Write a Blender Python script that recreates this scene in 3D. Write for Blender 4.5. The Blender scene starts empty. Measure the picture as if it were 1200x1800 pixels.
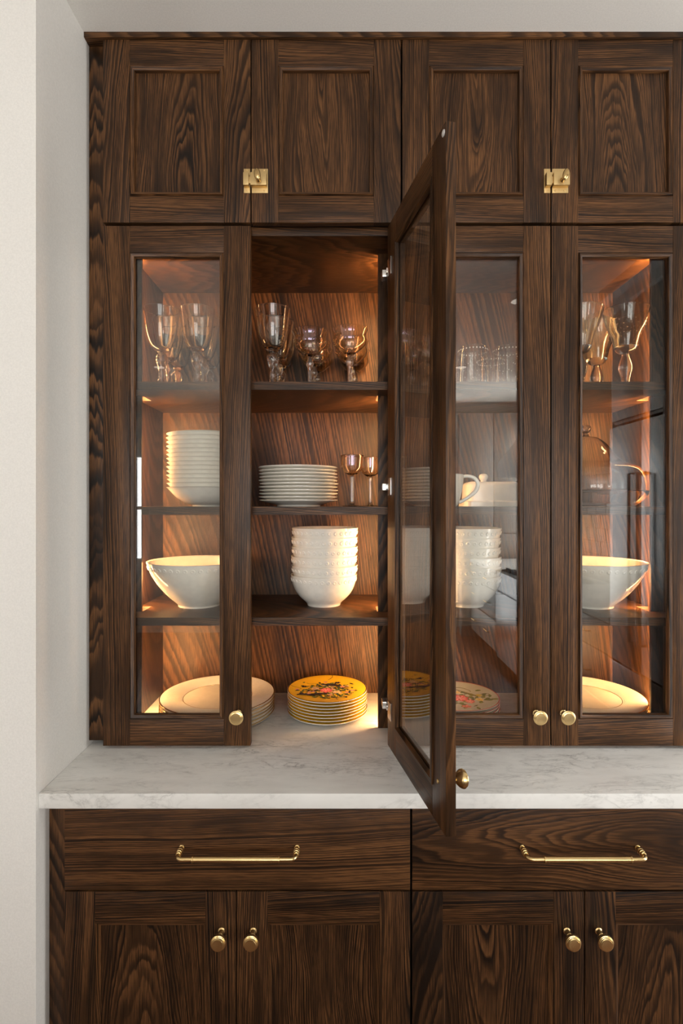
import bpy, bmesh, math, random
from mathutils import Vector, Matrix

SC = bpy.context.scene
COL = SC.collection
PI = math.pi

# ------------------------------------------------------------------ camera, world, lights, exposure
FPX = 920.0                       # focal length in pixels of the 1200x1800 frame
EYE = 1.547
cam_d = bpy.data.cameras.new('camera')
cam_d.sensor_width = 36.0
cam_d.lens = 36.0 * FPX / 1800.0
cam_d.shift_y = -14.0 / 1800.0
cam_d.clip_start = 0.02
cam = bpy.data.objects.new('camera', cam_d)
cam.location = (0, 0, EYE)
cam.rotation_euler = (PI / 2, 0, 0)
COL.objects.link(cam)
SC.camera = cam

world = bpy.data.worlds.new('world')
SC.world = world
world.use_nodes = True
_bg = world.node_tree.nodes['Background']
_bg.inputs[0].default_value = (0.86, 0.93, 1.0, 1)
_bg.inputs[1].default_value = 1.6

SC.view_settings.view_transform = 'Standard'
SC.view_settings.look = 'None'
SC.view_settings.gamma = 1.0
SC.view_settings.use_curve_mapping = False
SC.view_settings.exposure = 0.0
cy = SC.cycles
cy.max_bounces = 12
cy.diffuse_bounces = 4
cy.glossy_bounces = 5
cy.transmission_bounces = 10
cy.transparent_max_bounces = 16
cy.caustics_reflective = False
cy.caustics_refractive = False
cy.sample_clamp_indirect = 4.0
cy.use_denoising = True

def area_light(name, loc, direction, sx, sy, power, color, spread=PI):
    d = bpy.data.lights.new(name, 'AREA')
    d.shape = 'RECTANGLE'
    d.size = sx
    d.size_y = sy
    d.energy = power
    d.color = color
    d.spread = spread
    o = bpy.data.objects.new(name, d)
    o.location = loc
    o.rotation_euler = Vector(direction).to_track_quat('-Z', 'Y').to_euler()
    COL.objects.link(o)
    return o

BACK_Y = -3.6
# daylight entering through the three windows of the wall behind the camera
WINDOWS = [(-3.10, -2.36, 0.85, 2.15), (-0.85, 0.22, 0.12, 2.55), (0.28, 1.35, 0.12, 2.55)]
for i, (x0, x1, z0, z1) in enumerate(WINDOWS):
    area_light('window_and_fill_light', ((x0 + x1) / 2, BACK_Y - 0.12, (z0 + z1) / 2), (0, 1, -0.03), x1 - x0, z1 - z0,
               (24, 56, 56)[i], (1.0, 0.985, 0.95))
# fill light through an unseen side window, added to brighten the return wall
FILL_WIN = (-3.38, -2.30, 1.00, 2.50)
area_light('window_and_fill_light', (2.27, -2.84, 1.75), (-1, 0.15, 0), 1.08, 1.5, 85, (1.0, 0.985, 0.95))
# unseen tall door added in the right wall to light ceiling, counter, return wall
FILL_DOOR = (0.42, 1.08, 0.05, 2.45)
area_light('window_and_fill_light', (2.30, 0.75, 1.30), (-1, 0, 0.1), 0.6, 2.2, 40, (1.0, 0.985, 0.95))
CEIL = 2.750
# warm LED strips behind the valances of the glass cabinets (x of strip, direction into the bay)
LED_COL = (1.0, 0.49, 0.17)
LED_W = 8.5
for x, sx, pw in ((-0.5800, 0.25, 1.0), (0.1230, -0.12, 0.55), (0.1830, 0.12, 0.35), (0.8870, -0.25, 1.0)):
    area_light('cabinet_strip_light', (x, 1.4900, 1.583), (sx, 1, 0), 0.014, 1.315, LED_W * pw, LED_COL)

# ------------------------------------------------------------------ materials
def new_mat(name):
    m = bpy.data.materials.new(name)
    m.use_nodes = True
    nt = m.node_tree
    b = nt.nodes['Principled BSDF']
    return m, nt, b

def nd(nt, typ, ins=None, **props):
    n = nt.nodes.new(typ)
    for k, v in props.items():
        setattr(n, k, v)
    if ins:
        for k, v in ins.items():
            if isinstance(v, bpy.types.NodeSocket):
                nt.links.new(v, n.inputs[k])
            else:
                n.inputs[k].default_value = v
    return n

def mth(nt, op, a, b=None, c=None):
    ins = {0: a}
    if b is not None: ins[1] = b
    if c is not None: ins[2] = c
    return nd(nt, 'ShaderNodeMath', ins, operation=op).outputs[0]

def ramp(nt, fac, stops, interp='LINEAR'):
    r = nd(nt, 'ShaderNodeValToRGB', {0: fac})
    r.color_ramp.interpolation = interp
    e = r.color_ramp.elements
    while len(e) < len(stops): e.new(0.5)
    for k, (p, c) in enumerate(stops):
        e[k].position = p
        e[k].color = (c[0], c[1], c[2], 1) if len(c) == 3 else c
    return r.outputs[0]

def comb(nt, x, y, z):
    return nd(nt, 'ShaderNodeCombineXYZ', {0: x, 1: y, 2: z}).outputs[0]

def noise(nt, vec, scale=1.0, detail=2.0, rough=0.5, dist=0.0):
    return nd(nt, 'ShaderNodeTexNoise', {'Vector': vec, 'Scale': scale, 'Detail': detail, 'Roughness': rough, 'Distortion': dist}).outputs['Fac']

def wood_material(name, dark, mid, light, rough=0.36, spec=0.22, freq=215.0):
    """stained red oak cut from a log: rings of a tilted trunk, pores stretched along the grain"""
    m, nt, b = new_mat(name)
    g = nd(nt, 'ShaderNodeAttribute', attribute_name='grain').outputs['Vector']
    p = nd(nt, 'ShaderNodeAttribute', attribute_name='board').outputs['Vector']
    gs = nd(nt, 'ShaderNodeSeparateXYZ', {0: g}).outputs
    ps = nd(nt, 'ShaderNodeSeparateXYZ', {0: p}).outputs
    fig = nd(nt, 'ShaderNodeAttribute', attribute_name='figure').outputs['Fac']
    a, l, d = gs[0], gs[1], gs[2]
    d0, tone, seed = ps[0], ps[1], ps[2]
    n1 = noise(nt, comb(nt, mth(nt, 'MULTIPLY', a, 5.0), mth(nt, 'MULTIPLY', l, 1.5), seed), 1.0, 2.0)
    n2 = noise(nt, comb(nt, mth(nt, 'MULTIPLY', a, 24.0), mth(nt, 'MULTIPLY', l, 3.2), seed), 1.0, 2.0)
    n3 = noise(nt, comb(nt, mth(nt, 'MULTIPLY', a, 170.0), mth(nt, 'MULTIPLY', l, 16.0), seed), 1.0, 2.0)
    aw = mth(nt, 'ADD', a, mth(nt, 'MULTIPLY', mth(nt, 'SUBTRACT', n1, 0.5), mth(nt, 'MULTIPLY', fig, 0.13)))
    v = mth(nt, 'ADD', mth(nt, 'ADD', d0, d), mth(nt, 'MULTIPLY', l, 0.075))
    r = mth(nt, 'SQRT', mth(nt, 'ADD', mth(nt, 'MULTIPLY', aw, aw), mth(nt, 'MULTIPLY', v, v)))
    r = mth(nt, 'ADD', r, mth(nt, 'MULTIPLY', mth(nt, 'SUBTRACT', n2, 0.5), mth(nt, 'MULTIPLY', fig, 0.020)))
    r = mth(nt, 'ADD', r, mth(nt, 'MULTIPLY', mth(nt, 'SUBTRACT', n3, 0.5), 0.0016))
    # rings of uneven width and uneven darkness
    rv = noise(nt, comb(nt, mth(nt, 'MULTIPLY', r, 38.0), 0.0, seed), 1.0, 2.0)
    rr_ = mth(nt, 'ADD', r, mth(nt, 'MULTIPLY', rv, 0.030))
    t = mth(nt, 'FRACT', mth(nt, 'MULTIPLY', rr_, freq))
    ring = ramp(nt, t, [(0.0, (0.25,) * 3), (0.10, (0.0,) * 3), (0.34, (0.28,) * 3), (0.58, (0.80,) * 3), (0.90, (1.0,) * 3), (1.0, (0.45,) * 3)])
    ds = ramp(nt, noise(nt, comb(nt, mth(nt, 'MULTIPLY', r, 95.0), mth(nt, 'MULTIPLY', l, 0.8), mth(nt, 'ADD', seed, 9.0)), 1.0, 1.0), [(0.32, (0.30,) * 3), (0.66, (1.0,) * 3)])
    ring = mth(nt, 'SUBTRACT', 1.0, mth(nt, 'MULTIPLY', mth(nt, 'SUBTRACT', 1.0, ring), ds))
    # pores
    po = noise(nt, comb(nt, mth(nt, 'MULTIPLY', a, 760.0), mth(nt, 'MULTIPLY', l, 17.0), mth(nt, 'MULTIPLY', d, 760.0)), 1.0, 2.0, 0.6)
    pore = ramp(nt, po, [(0.34, (0.0,) * 3), (0.54, (1.0,) * 3)])
    # darker, thirstier streaks that follow the rings
    big = noise(nt, comb(nt, mth(nt, 'MULTIPLY', rr_, 30.0), mth(nt, 'MULTIPLY', l, 3.0), mth(nt, 'ADD', seed, 4.0)), 1.0, 3.0)
    patch = ramp(nt, big, [(0.30, (0.34,) * 3), (0.58, (1.0,) * 3)])
    val = mth(nt, 'MULTIPLY', ring, mth(nt, 'ADD', 0.38, mth(nt, 'MULTIPLY', pore, 0.62)))
    val = mth(nt, 'MULTIPLY', val, patch)
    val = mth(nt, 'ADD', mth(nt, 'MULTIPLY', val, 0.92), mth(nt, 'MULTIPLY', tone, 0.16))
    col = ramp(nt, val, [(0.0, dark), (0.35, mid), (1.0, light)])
    nt.links.new(col, b.inputs['Base Color'])
    b.inputs['Roughness'].default_value = rough
    b.inputs['Specular IOR Level'].default_value = spec
    hgt = mth(nt, 'ADD', mth(nt, 'MULTIPLY', pore, 0.6), mth(nt, 'MULTIPLY', ring, 0.4))
    bu = nd(nt, 'ShaderNodeBump', {'Strength': 0.22, 'Distance': 0.0012, 'Height': hgt})
    nt.links.new(bu.outputs[0], b.inputs['Normal'])
    return m

WOOD = wood_material('stained_oak', (0.0100, 0.0053, 0.0030), (0.044, 0.0195, 0.0078), (0.174, 0.076, 0.0276))
WOOD_PANEL = WOOD

def simple(name, col, rough=0.5, metal=0.0, spec=0.5, bump=0.0, bscale=60.0, coat=0.0):
    m, nt, b = new_mat(name)
    tc = nd(nt, 'ShaderNodeTexCoord').outputs['Object']
    f = noise(nt, tc, bscale, 3.0)
    hi = [min(1.0, c * 1.04) for c in col]
    lo = [c * 0.96 for c in col]
    nt.links.new(ramp(nt, f, [(0.3, lo), (0.7, hi)]), b.inputs['Base Color'])
    b.inputs['Roughness'].default_value = rough
    b.inputs['Metallic'].default_value = metal
    b.inputs['Specular IOR Level'].default_value = spec
    b.inputs['Coat Weight'].default_value = coat
    if bump:
        bu = nd(nt, 'ShaderNodeBump', {'Strength': bump, 'Distance': 0.001, 'Height': f})
        nt.links.new(bu.outputs[0], b.inputs['Normal'])
    return m

WALL = simple('wall_paint', (0.77, 0.745, 0.705), 0.7, bump=0.10, bscale=260)
CEILM = simple('ceiling_paint', (0.84, 0.81, 0.76), 0.8, bump=0.08, bscale=260)
BRASS = simple('satin_brass', (0.80, 0.58, 0.27), 0.27, 1.0)
BRASS_DARK = simple('aged_brass', (0.60, 0.41, 0.18), 0.25, 1.0)
BRASS_FLAT = simple('brushed_brass', (0.70, 0.50, 0.235), 0.42, 1.0)
STEEL = simple('hinge_nickel', (0.72, 0.70, 0.66), 0.25, 1.0)
CERAMIC = simple('white_ceramic', (0.90, 0.855, 0.77), 0.10, spec=0.5)
CREAM = simple('cream_ceramic', (0.80, 0.755, 0.66), 0.14)
GOLD = simple('gold_rim', (0.85, 0.62, 0.24), 0.22, 1.0)
RUBBER = simple('clear_bumper', (0.55, 0.53, 0.50), 0.3)
DARK = simple('dark_gap', (0.012, 0.009, 0.007), 0.8)
TAUPE = simple('taupe_cabinet_paint', (0.30, 0.275, 0.245), 0.4)
STAINLESS = simple('stainless_steel', (0.33, 0.335, 0.34), 0.3, 1.0)
IRON = simple('black_iron', (0.02, 0.02, 0.02), 0.5)
TILE = simple('glazed_tile', (0.42, 0.36, 0.31), 0.2)
WHITE = simple('white_trim_paint', (0.78, 0.77, 0.75), 0.4)
BLIND = simple('white_blind', (0.8, 0.82, 0.85), 0.5)

def marble_material():
    m, nt, b = new_mat('white_veined_marble')
    tc = nd(nt, 'ShaderNodeTexCoord').outputs['Object']
    mp = nd(nt, 'ShaderNodeMapping', {'Vector': tc, 'Rotation': (0, 0, math.radians(-40)), 'Scale': (0.9, 3.2, 1.5)}).outputs[0]
    w = noise(nt, mp, 3.2, 5.0, 0.65, 0.6)
    v1 = mth(nt, 'ABSOLUTE', mth(nt, 'SUBTRACT', noise(nt, mp, 7.0, 5.0, 0.62, 1.1), 0.5))
    v2 = mth(nt, 'ABSOLUTE', mth(nt, 'SUBTRACT', noise(nt, mp, 19.0, 4.0, 0.6, 1.2), 0.5))
    l1 = ramp(nt, v1, [(0.0, (1,) * 3), (0.018, (0.35,) * 3), (0.06, (0,) * 3)])
    l2 = ramp(nt, v2, [(0.0, (1,) * 3), (0.03, (0.3,) * 3), (0.09, (0,) * 3)])
    msk = ramp(nt, w, [(0.42, (0,) * 3), (0.64, (1,) * 3)])
    vein = mth(nt, 'MULTIPLY', mth(nt, 'ADD', mth(nt, 'MULTIPLY', l1, 0.62), mth(nt, 'MULTIPLY', l2, 0.30)), msk)
    cloud = ramp(nt, noise(nt, mp, 5.0, 4.0, 0.6), [(0.3, (0.74, 0.725, 0.69)), (0.7, (0.86, 0.845, 0.81))])
    mx = nd(nt, 'ShaderNodeMix', {'Factor': vein}, data_type='RGBA')
    nt.links.new(cloud, mx.inputs[6])
    mx.inputs[7].default_value = (0.30, 0.29, 0.27, 1)
    nt.links.new(mx.outputs[2], b.inputs['Base Color'])
    b.inputs['Roughness'].default_value = 0.30
    return m
MARBLE = marble_material()

def pane_material():
    m = bpy.data.materials.new('window_pane_glass')
    m.use_nodes = True
    nt = m.node_tree
    nt.nodes.clear()
    out = nd(nt, 'ShaderNodeOutputMaterial')
    tr = nd(nt, 'ShaderNodeBsdfTransparent', {'Color': (0.97, 0.975, 0.965, 1)})
    gl = nd(nt, 'ShaderNodeBsdfGlossy', {'Color': (1, 1, 1, 1), 'Roughness': 0.0})
    bk = nd(nt, 'ShaderNodeNewGeometry').outputs['Backfacing']       # the far face of a thin pane reflects like the near one
    fr = nd(nt, 'ShaderNodeFresnel', {'IOR': mth(nt, 'ADD', 1.68, mth(nt, 'MULTIPLY', bk, 1 / 1.68 - 1.68))}).outputs[0]
    mx = nd(nt, 'ShaderNodeMixShader', {0: mth(nt, 'MULTIPLY', fr, 1.0), 1: tr.outputs[0], 2: gl.outputs[0]})
    nt.links.new(mx.outputs[0], out.inputs[0])
    return m
PANE = pane_material()

def glass(name, col, film=0.0, rough=0.0, bump=0.0, bscale=300.0):
    m, nt, b = new_mat(name)
    b.inputs['Base Color'].default_value = (*col, 1)
    b.inputs['Roughness'].default_value = rough
    b.inputs['Transmission Weight'].default_value = 1.0
    b.inputs['IOR'].default_value = 1.48
    if film:
        b.inputs['Thin Film Thickness'].default_value = film
        b.inputs['Thin Film IOR'].default_value = 1.62
    if bump:
        tc = nd(nt, 'ShaderNodeTexCoord').outputs['Object']
        bu = nd(nt, 'ShaderNodeBump', {'Strength': bump, 'Distance': 0.002, 'Height': noise(nt, tc, bscale, 2.0)})
        nt.links.new(bu.outputs[0], b.inputs['Normal'])
    return m
G_CLEAR = glass('clear_crystal', (1, 0.985, 0.96))
G_STEM = glass('crackled_stem_glass', (1, 0.98, 0.95), bump=0.35, bscale=210)
G_IRID = glass('iridescent_amber_glass', (1.0, 0.93, 0.80), film=330)
G_GREEN = glass('pale_green_bubble_glass', (0.94, 0.99, 0.94))
G_DOT = simple('frosted_dots', (0.80, 0.76, 0.70), 0.4)

def emit(name, col, s):
    m, nt, b = new_mat(name)
    b.inputs['Base Color'].default_value = (*col, 1)
    b.inputs['Emission Color'].default_value = (*col, 1)
    b.inputs['Emission Strength'].default_value = s
    return m
LED = emit('led_diffuser', (1.0, 0.58, 0.25), 75.0)
LAMP = emit('downlight_lens', (1.0, 0.93, 0.82), 2.5)

def attr_color_material(name, rough=0.14):
    m, nt, b = new_mat(name)
    c = nd(nt, 'ShaderNodeAttribute', attribute_name='print').outputs['Color']
    nt.links.new(c, b.inputs['Base Color'])
    b.inputs['Roughness'].default_value = rough
    return m
PRINT = attr_color_material('glazed_print')
YELLOW = simple('yellow_glaze', (0.90, 0.53, 0.018), 0.13, bscale=40)
PALE_BLUE = simple('pale_celadon_glaze', (0.50, 0.50, 0.41), 0.13, bscale=30)
RED_RIM = simple('red_rim_glaze', (0.40, 0.05, 0.03), 0.2)

def floor_material():
    m, nt, b = new_mat('red_brown_floor_boards')
    tc = nd(nt, 'ShaderNodeTexCoord').outputs['Object']
    n = noise(nt, nd(nt, 'ShaderNodeMapping', {'Vector': tc, 'Scale': (14, 1.2, 1)}).outputs[0], 4.0, 4.0)
    nt.links.new(ramp(nt, n, [(0.3, (0.085, 0.034, 0.018)), (0.7, (0.19, 0.085, 0.045))]), b.inputs['Base Color'])
    b.inputs['Roughness'].default_value = 0.35
    return m
FLOOR = floor_material()

# ------------------------------------------------------------------ mesh helpers
def link(o, parent=None):
    COL.objects.link(o)
    if parent is not None:
        o.parent = parent
    return o

def mesh_obj(name, me, mat, parent=None, smooth=None):
    if mat is not None and not me.materials:
        for mm in (mat if isinstance(mat, (list, tuple)) else [mat]):
            me.materials.append(mm)
    if smooth is not None:
        for f in me.polygons: f.use_smooth = True
        me.set_sharp_from_angle(angle=math.radians(smooth))
    return link(bpy.data.objects.new(name, me), parent)

def empty(name, loc=(0, 0, 0), parent=None):
    o = bpy.data.objects.new(name, None)
    o.location = loc
    o.empty_display_size = 0.05
    return link(o, parent)

def tag(o, label=None, cat=None, group=None, kind=None):
    if label: o['label'] = label
    if cat: o['category'] = cat
    if group: o['group'] = group
    if kind: o['kind'] = kind
    return o

def bm_box(bm, x0, x1, y0, y1, z0, z1):
    v = [bm.verts.new((x, y, z)) for z in (z0, z1) for y in (y0, y1) for x in (x0, x1)]
    for q in ((0, 2, 3, 1), (4, 5, 7, 6), (0, 1, 5, 4), (2, 6, 7, 3), (0, 4, 6, 2), (1, 3, 7, 5)):
        bm.faces.new([v[i] for i in q])
    return v

def to_mesh(bm, name):
    me = bpy.data.meshes.new(name)
    bmesh.ops.recalc_face_normals(bm, faces=bm.faces)
    bm.to_mesh(me)
    bm.free()
    return me

AX = {'x': 0, 'y': 1, 'z': 2}
_seed = [11]
def set_grain(me, axes='xzy', d0=0.25, off=0.0, tone=0.0, lo=None, fig=0.3):
    """axes: across, along, depth; d0 far from 0 = straight grain, near 0 = cathedral figure"""
    _seed[0] += 1
    rr = random.Random(_seed[0] * 7919)
    ia, il, idp = (AX[c] for c in axes)
    n = len(me.vertices)
    amid = (min(v.co[ia] for v in me.vertices) + max(v.co[ia] for v in me.vertices)) / 2
    lmid = (min(v.co[il] for v in me.vertices) + max(v.co[il] for v in me.vertices)) / 2
    l0 = rr.uniform(-0.06, 0.06) if lo is None else lo
    seed = rr.uniform(0, 90)
    tn = tone + rr.uniform(-0.25, 0.25)
    ga = me.attributes.new('grain', 'FLOAT_VECTOR', 'POINT')
    ba = me.attributes.new('board', 'FLOAT_VECTOR', 'POINT')
    g = []; p = []
    for v in me.vertices:
        g += [v.co[ia] - amid + off, v.co[il] - lmid + l0, v.co[idp]]
        p += [d0, tn, seed]
    ga.data.foreach_set('vector', g)
    ba.data.foreach_set('vector', p)
    me.attributes.new('figure', 'FLOAT', 'POINT').data.foreach_set('value', [fig] * n)

def board(name, parent, b, axes='xzy', style='straight', bevel=0.0009, mat=None, label=None, tone=0.0):
    bm = bmesh.new()
    bm_box(bm, *b)
    if bevel:
        bmesh.ops.bevel(bm, geom=list(bm.edges), offset=bevel, segments=2, profile=0.6, affect='EDGES')
    me = to_mesh(bm, name)
    rr = random.Random(_seed[0] * 131 + 5)
    if style == 'straight':
        set_grain(me, axes, d0=rr.uniform(0.02, 0.10), off=rr.choice((-1, 1)) * rr.uniform(0.12, 0.24), tone=tone, fig=rr.uniform(0.12, 0.4))
    elif style == 'veneer':
        set_grain(me, axes, d0=0.06, off=0.62, tone=tone, fig=0.13)
    elif style == 'cathedral':
        set_grain(me, axes, d0=rr.choice((-1, 1)) * rr.uniform(0.02, 0.06), off=rr.uniform(-0.03, 0.03), tone=tone, fig=0.9)
    else:
        set_grain(me, axes, d0=rr.choice((-1, 1)) * rr.uniform(0.05, 0.09), off=rr.choice((-1, 1)) * rr.uniform(0.03, 0.07), tone=tone, fig=0.7)
    o = mesh_obj(name, me, mat or WOOD, parent, smooth=40)
    if label: o['label'] = label
    return o

def plain_box(name, parent, b, mat, bevel=0.0, label=None, segs=2):
    bm = bmesh.new()
    bm_box(bm, *b)
    if bevel:
        bmesh.ops.bevel(bm, geom=list(bm.edges), offset=bevel, segments=segs, profile=0.6, affect='EDGES')
    o = mesh_obj(name, to_mesh(bm, name), mat, parent, smooth=40 if bevel else None)
    if label: o['label'] = label
    return o

def ring_strip(bm, rect, prof, y_sign=1):
    """mitred frame round rect (x0,x1,z0,z1); prof = (inset, y) pairs, closed loop"""
    x0, x1, z0, z1 = rect
    corners = [(x0, z0, 1, 1), (x1, z0, -1, 1), (x1, z1, -1, -1), (x0, z1, 1, -1)]
    loops = []
    for cx, cz, sx, sz in corners:
        loops.append([bm.verts.new((cx + sx * i, y, cz + sz * i)) for i, y in prof])
    n = len(prof)
    for k in range(4):
        a, b2 = loops[k], loops[(k + 1) % 4]
        for j in range(n):
            bm.faces.new((a[j], a[(j + 1) % n], b2[(j + 1) % n], b2[j]))

def moulding(name, parent, rect, prof, mat=None, tone=0.1):
    bm = bmesh.new()
    ring_strip(bm, rect, prof)
    me = to_mesh(bm, name)
    # grain runs along each side: use the angle-free trick of two meshes would split the mitre, so use distance
    x0, x1, z0, z1 = rect
    _seed[0] += 1
    rr = random.Random(_seed[0])
    sd = rr.uniform(0, 90)
    ga = me.attributes.new('grain', 'FLOAT_VECTOR', 'CORNER')
    ba = me.attributes.new('board', 'FLOAT_VECTOR', 'CORNER')
    g = [0.0] * (3 * len(me.loops)); p = [0.0] * (3 * len(me.loops))
    for f in me.polygons:
        c = f.center
        horiz = min(abs(c.z - z0), abs(c.z - z1)) < min(abs(c.x - x0), abs(c.x - x1))
        for li in f.loop_indices:
            v = me.vertices[me.loops[li].vertex_index].co
            g[3 * li:3 * li + 3] = [v.z - z0 + 0.15, v.x, v.y] if horiz else [v.x - x0 + 0.15, v.z, v.y]
            p[3 * li:3 * li + 3] = [0.05, tone, sd]
    ga.data.foreach_set('vector', g)
    ba.data.foreach_set('vector', p)
    me.attributes.new('figure', 'FLOAT', 'POINT').data.foreach_set('value', [0.3] * len(me.vertices))
    return mesh_obj(name, me, mat or WOOD, parent, smooth=50)

def lathe(prof, segs=48, axis='z', closed=True):
    """revolve (r, h) pairs; ends with r==0 are poles; closed joins last to first"""
    bm = bmesh.new()
    def P(r, h, a):
        if axis == 'z': return (r * math.cos(a), r * math.sin(a), h)
        if axis == 'y': return (r * math.cos(a), -h, r * math.sin(a))
        return (h, r * math.cos(a), r * math.sin(a))
    rows = []
    for r, h in prof:
        if r < 1e-7:
            rows.append([bm.verts.new(P(0, h, 0))])
        else:
            rows.append([bm.verts.new(P(r, h, 2 * PI * k / segs)) for k in range(segs)])
    pairs = [(rows[i], rows[i + 1]) for i in range(len(rows) - 1)]
    if closed and len(rows[0]) > 1 and len(rows[-1]) > 1:
        pairs.append((rows[-1], rows[0]))
    for A, B in pairs:
        for k in range(segs):
            k2 = (k + 1) % segs
            q = []
            for v in (A[k % len(A)], A[k2 % len(A)], B[k2 % len(B)], B[k % len(B)]):
                if v not in q: q.append(v)
            if len(q) >= 3:
                try: bm.faces.new(q)
                except ValueError: pass
    return bm

def lathe_mesh(name, prof, segs=48, axis='z'):
    return to_mesh(lathe(prof, segs, axis), name)

def tube(bm, pts, rad, segs=12):
    """round bar through pts; rad number or list"""
    n = len(pts)
    pts = [Vector(p) for p in pts]
    rows = []
    up = None
    for i in range(n):
        t = (pts[min(i + 1, n - 1)] - pts[max(i - 1, 0)]).normalized()
        if up is None:
            up = t.orthogonal().normalized()
        else:
            up = (up - t * up.dot(t)).normalized()
        w = t.cross(up)
        r = rad[i] if isinstance(rad, (list, tuple)) else rad
        rows.append([bm.verts.new(pts[i] + (up * math.cos(2 * PI * k / segs) + w * math.sin(2 * PI * k / segs)) * r) for k in range(segs)])
    for i in range(n - 1):
        for k in range(segs):
            bm.faces.new((rows[i][k], rows[i][(k + 1) % segs], rows[i + 1][(k + 1) % segs], rows[i + 1][k]))
    bm.faces.new(rows[0][::-1])
    bm.faces.new(rows[-1])

def smooth_prof(pts, n=4):
    """Catmull-Rom through (r, h) points"""
    out = []
    P = [pts[0]] + list(pts) + [pts[-1]]
    for i in range(1, len(P) - 2):
        p0, p1, p2, p3 = P[i - 1], P[i], P[i + 1], P[i + 2]
        for k in range(n):
            t = k / n
            out.append(tuple(0.5 * (2 * p1[j] + (p2[j] - p0[j]) * t + (2 * p0[j] - 5 * p1[j] + 4 * p2[j] - p3[j]) * t * t
                                    + (3 * p1[j] - p0[j] - 3 * p2[j] + p3[j]) * t ** 3) for j in (0, 1)))
    out.append(tuple(pts[-1]))
    return [(max(0.0, r), h) for r, h in out]

def copy_tree(o, parent=None):
    c = o.copy()
    COL.objects.link(c)
    if parent is not None:
        c.parent = parent
    for ch in list(o.children):
        copy_tree(ch, c)
    return c

def px(x, Y): return (x - 600.0) * Y / FPX
def pz(y, Y): return EYE - (y - 886.0) * Y / FPX

# ------------------------------------------------------------------ room shell
WX = -0.656            # return wall left of the cabinets
YW = 1.124             # plane of the lighter wall at far left
Y_UP, Y_LO = 1.338, 1.152      # faces of the upper doors / of the drawers
T = 0.020
RX = 2.15

def struct(name, b, mat, bevel=0.0):
    return tag(plain_box(name, None, b, mat, bevel), kind='structure')

struct('floor', (-3.6, RX + 0.1, BACK_Y - 0.3, 1.9, -0.06, 0.0), FLOOR)
struct('ceiling', (-3.6, RX + 0.1, BACK_Y - 0.3, 1.9, CEIL, CEIL + 0.08), CEILM)
struct('wall_left', (-3.6, WX, YW, 1.9, 0.0, CEIL), WALL, 0.002)
struct('wall_back', (WX, RX + 0.1, 1.752, 1.9, 0.0, CEIL), WALL)
bmw = bmesh.new()
bm_box(bmw, RX, RX + 0.1, BACK_Y, FILL_WIN[0], 0.0, CEIL)
bm_box(bmw, RX, RX + 0.1, FILL_WIN[1], FILL_DOOR[0], 0.0, CEIL)
bm_box(bmw, RX, RX + 0.1, FILL_DOOR[1], 1.752, 0.0, CEIL)
bm_box(bmw, RX, RX + 0.1, FILL_DOOR[0], FILL_DOOR[1], FILL_DOOR[3], CEIL)
bm_box(bmw, RX, RX + 0.1, FILL_DOOR[0], FILL_DOOR[1], 0.0, FILL_DOOR[2])
bm_box(bmw, RX, RX + 0.1, FILL_WIN[0], FILL_WIN[1], 0.0, FILL_WIN[2])
bm_box(bmw, RX, RX + 0.1, FILL_WIN[0], FILL_WIN[1], FILL_WIN[3], CEIL)
tag(mesh_obj('wall_right', to_mesh(bmw, 'wall_right'), WALL), kind='structure')
bmw = bmesh.new()
for ya, yb, za, zb in ((FILL_WIN[0], FILL_WIN[1], FILL_WIN[2], FILL_WIN[2] + 0.05), (FILL_WIN[0], FILL_WIN[1], FILL_WIN[3] - 0.05, FILL_WIN[3]),
                       (FILL_WIN[0], FILL_WIN[0] + 0.05, FILL_WIN[2] + 0.05, FILL_WIN[3] - 0.05), (FILL_WIN[1] - 0.05, FILL_WIN[1], FILL_WIN[2] + 0.05, FILL_WIN[3] - 0.05),
                       (-2.97, -2.93, FILL_WIN[2] + 0.05, FILL_WIN[3] - 0.05)):
    bm_box(bmw, RX + 0.01, RX + 0.06, ya, yb, za, zb)
tag(mesh_obj('window_4', to_mesh(bmw, 'window_4'), WHITE), kind='structure')  # frame of the unseen window added for fill light
bmw = bmesh.new()
for ya, yb, za, zb in ((0.42, 0.48, 0.05, 2.45), (1.02, 1.08, 0.05, 2.45), (0.48, 1.02, 2.39, 2.45), (0.48, 1.02, 0.05, 0.15), (0.48, 1.02, 1.00, 1.05)):
    bm_box(bmw, RX + 0.02, RX + 0.07, ya, yb, za, zb)
tag(mesh_obj('added_door', to_mesh(bmw, 'added_door'), WHITE), kind='structure')  # frame of the unseen door, added as an opening for fill light
struct('wall_far_left', (-3.6, -3.5, BACK_Y, YW, 0.0, CEIL), WALL)
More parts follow.
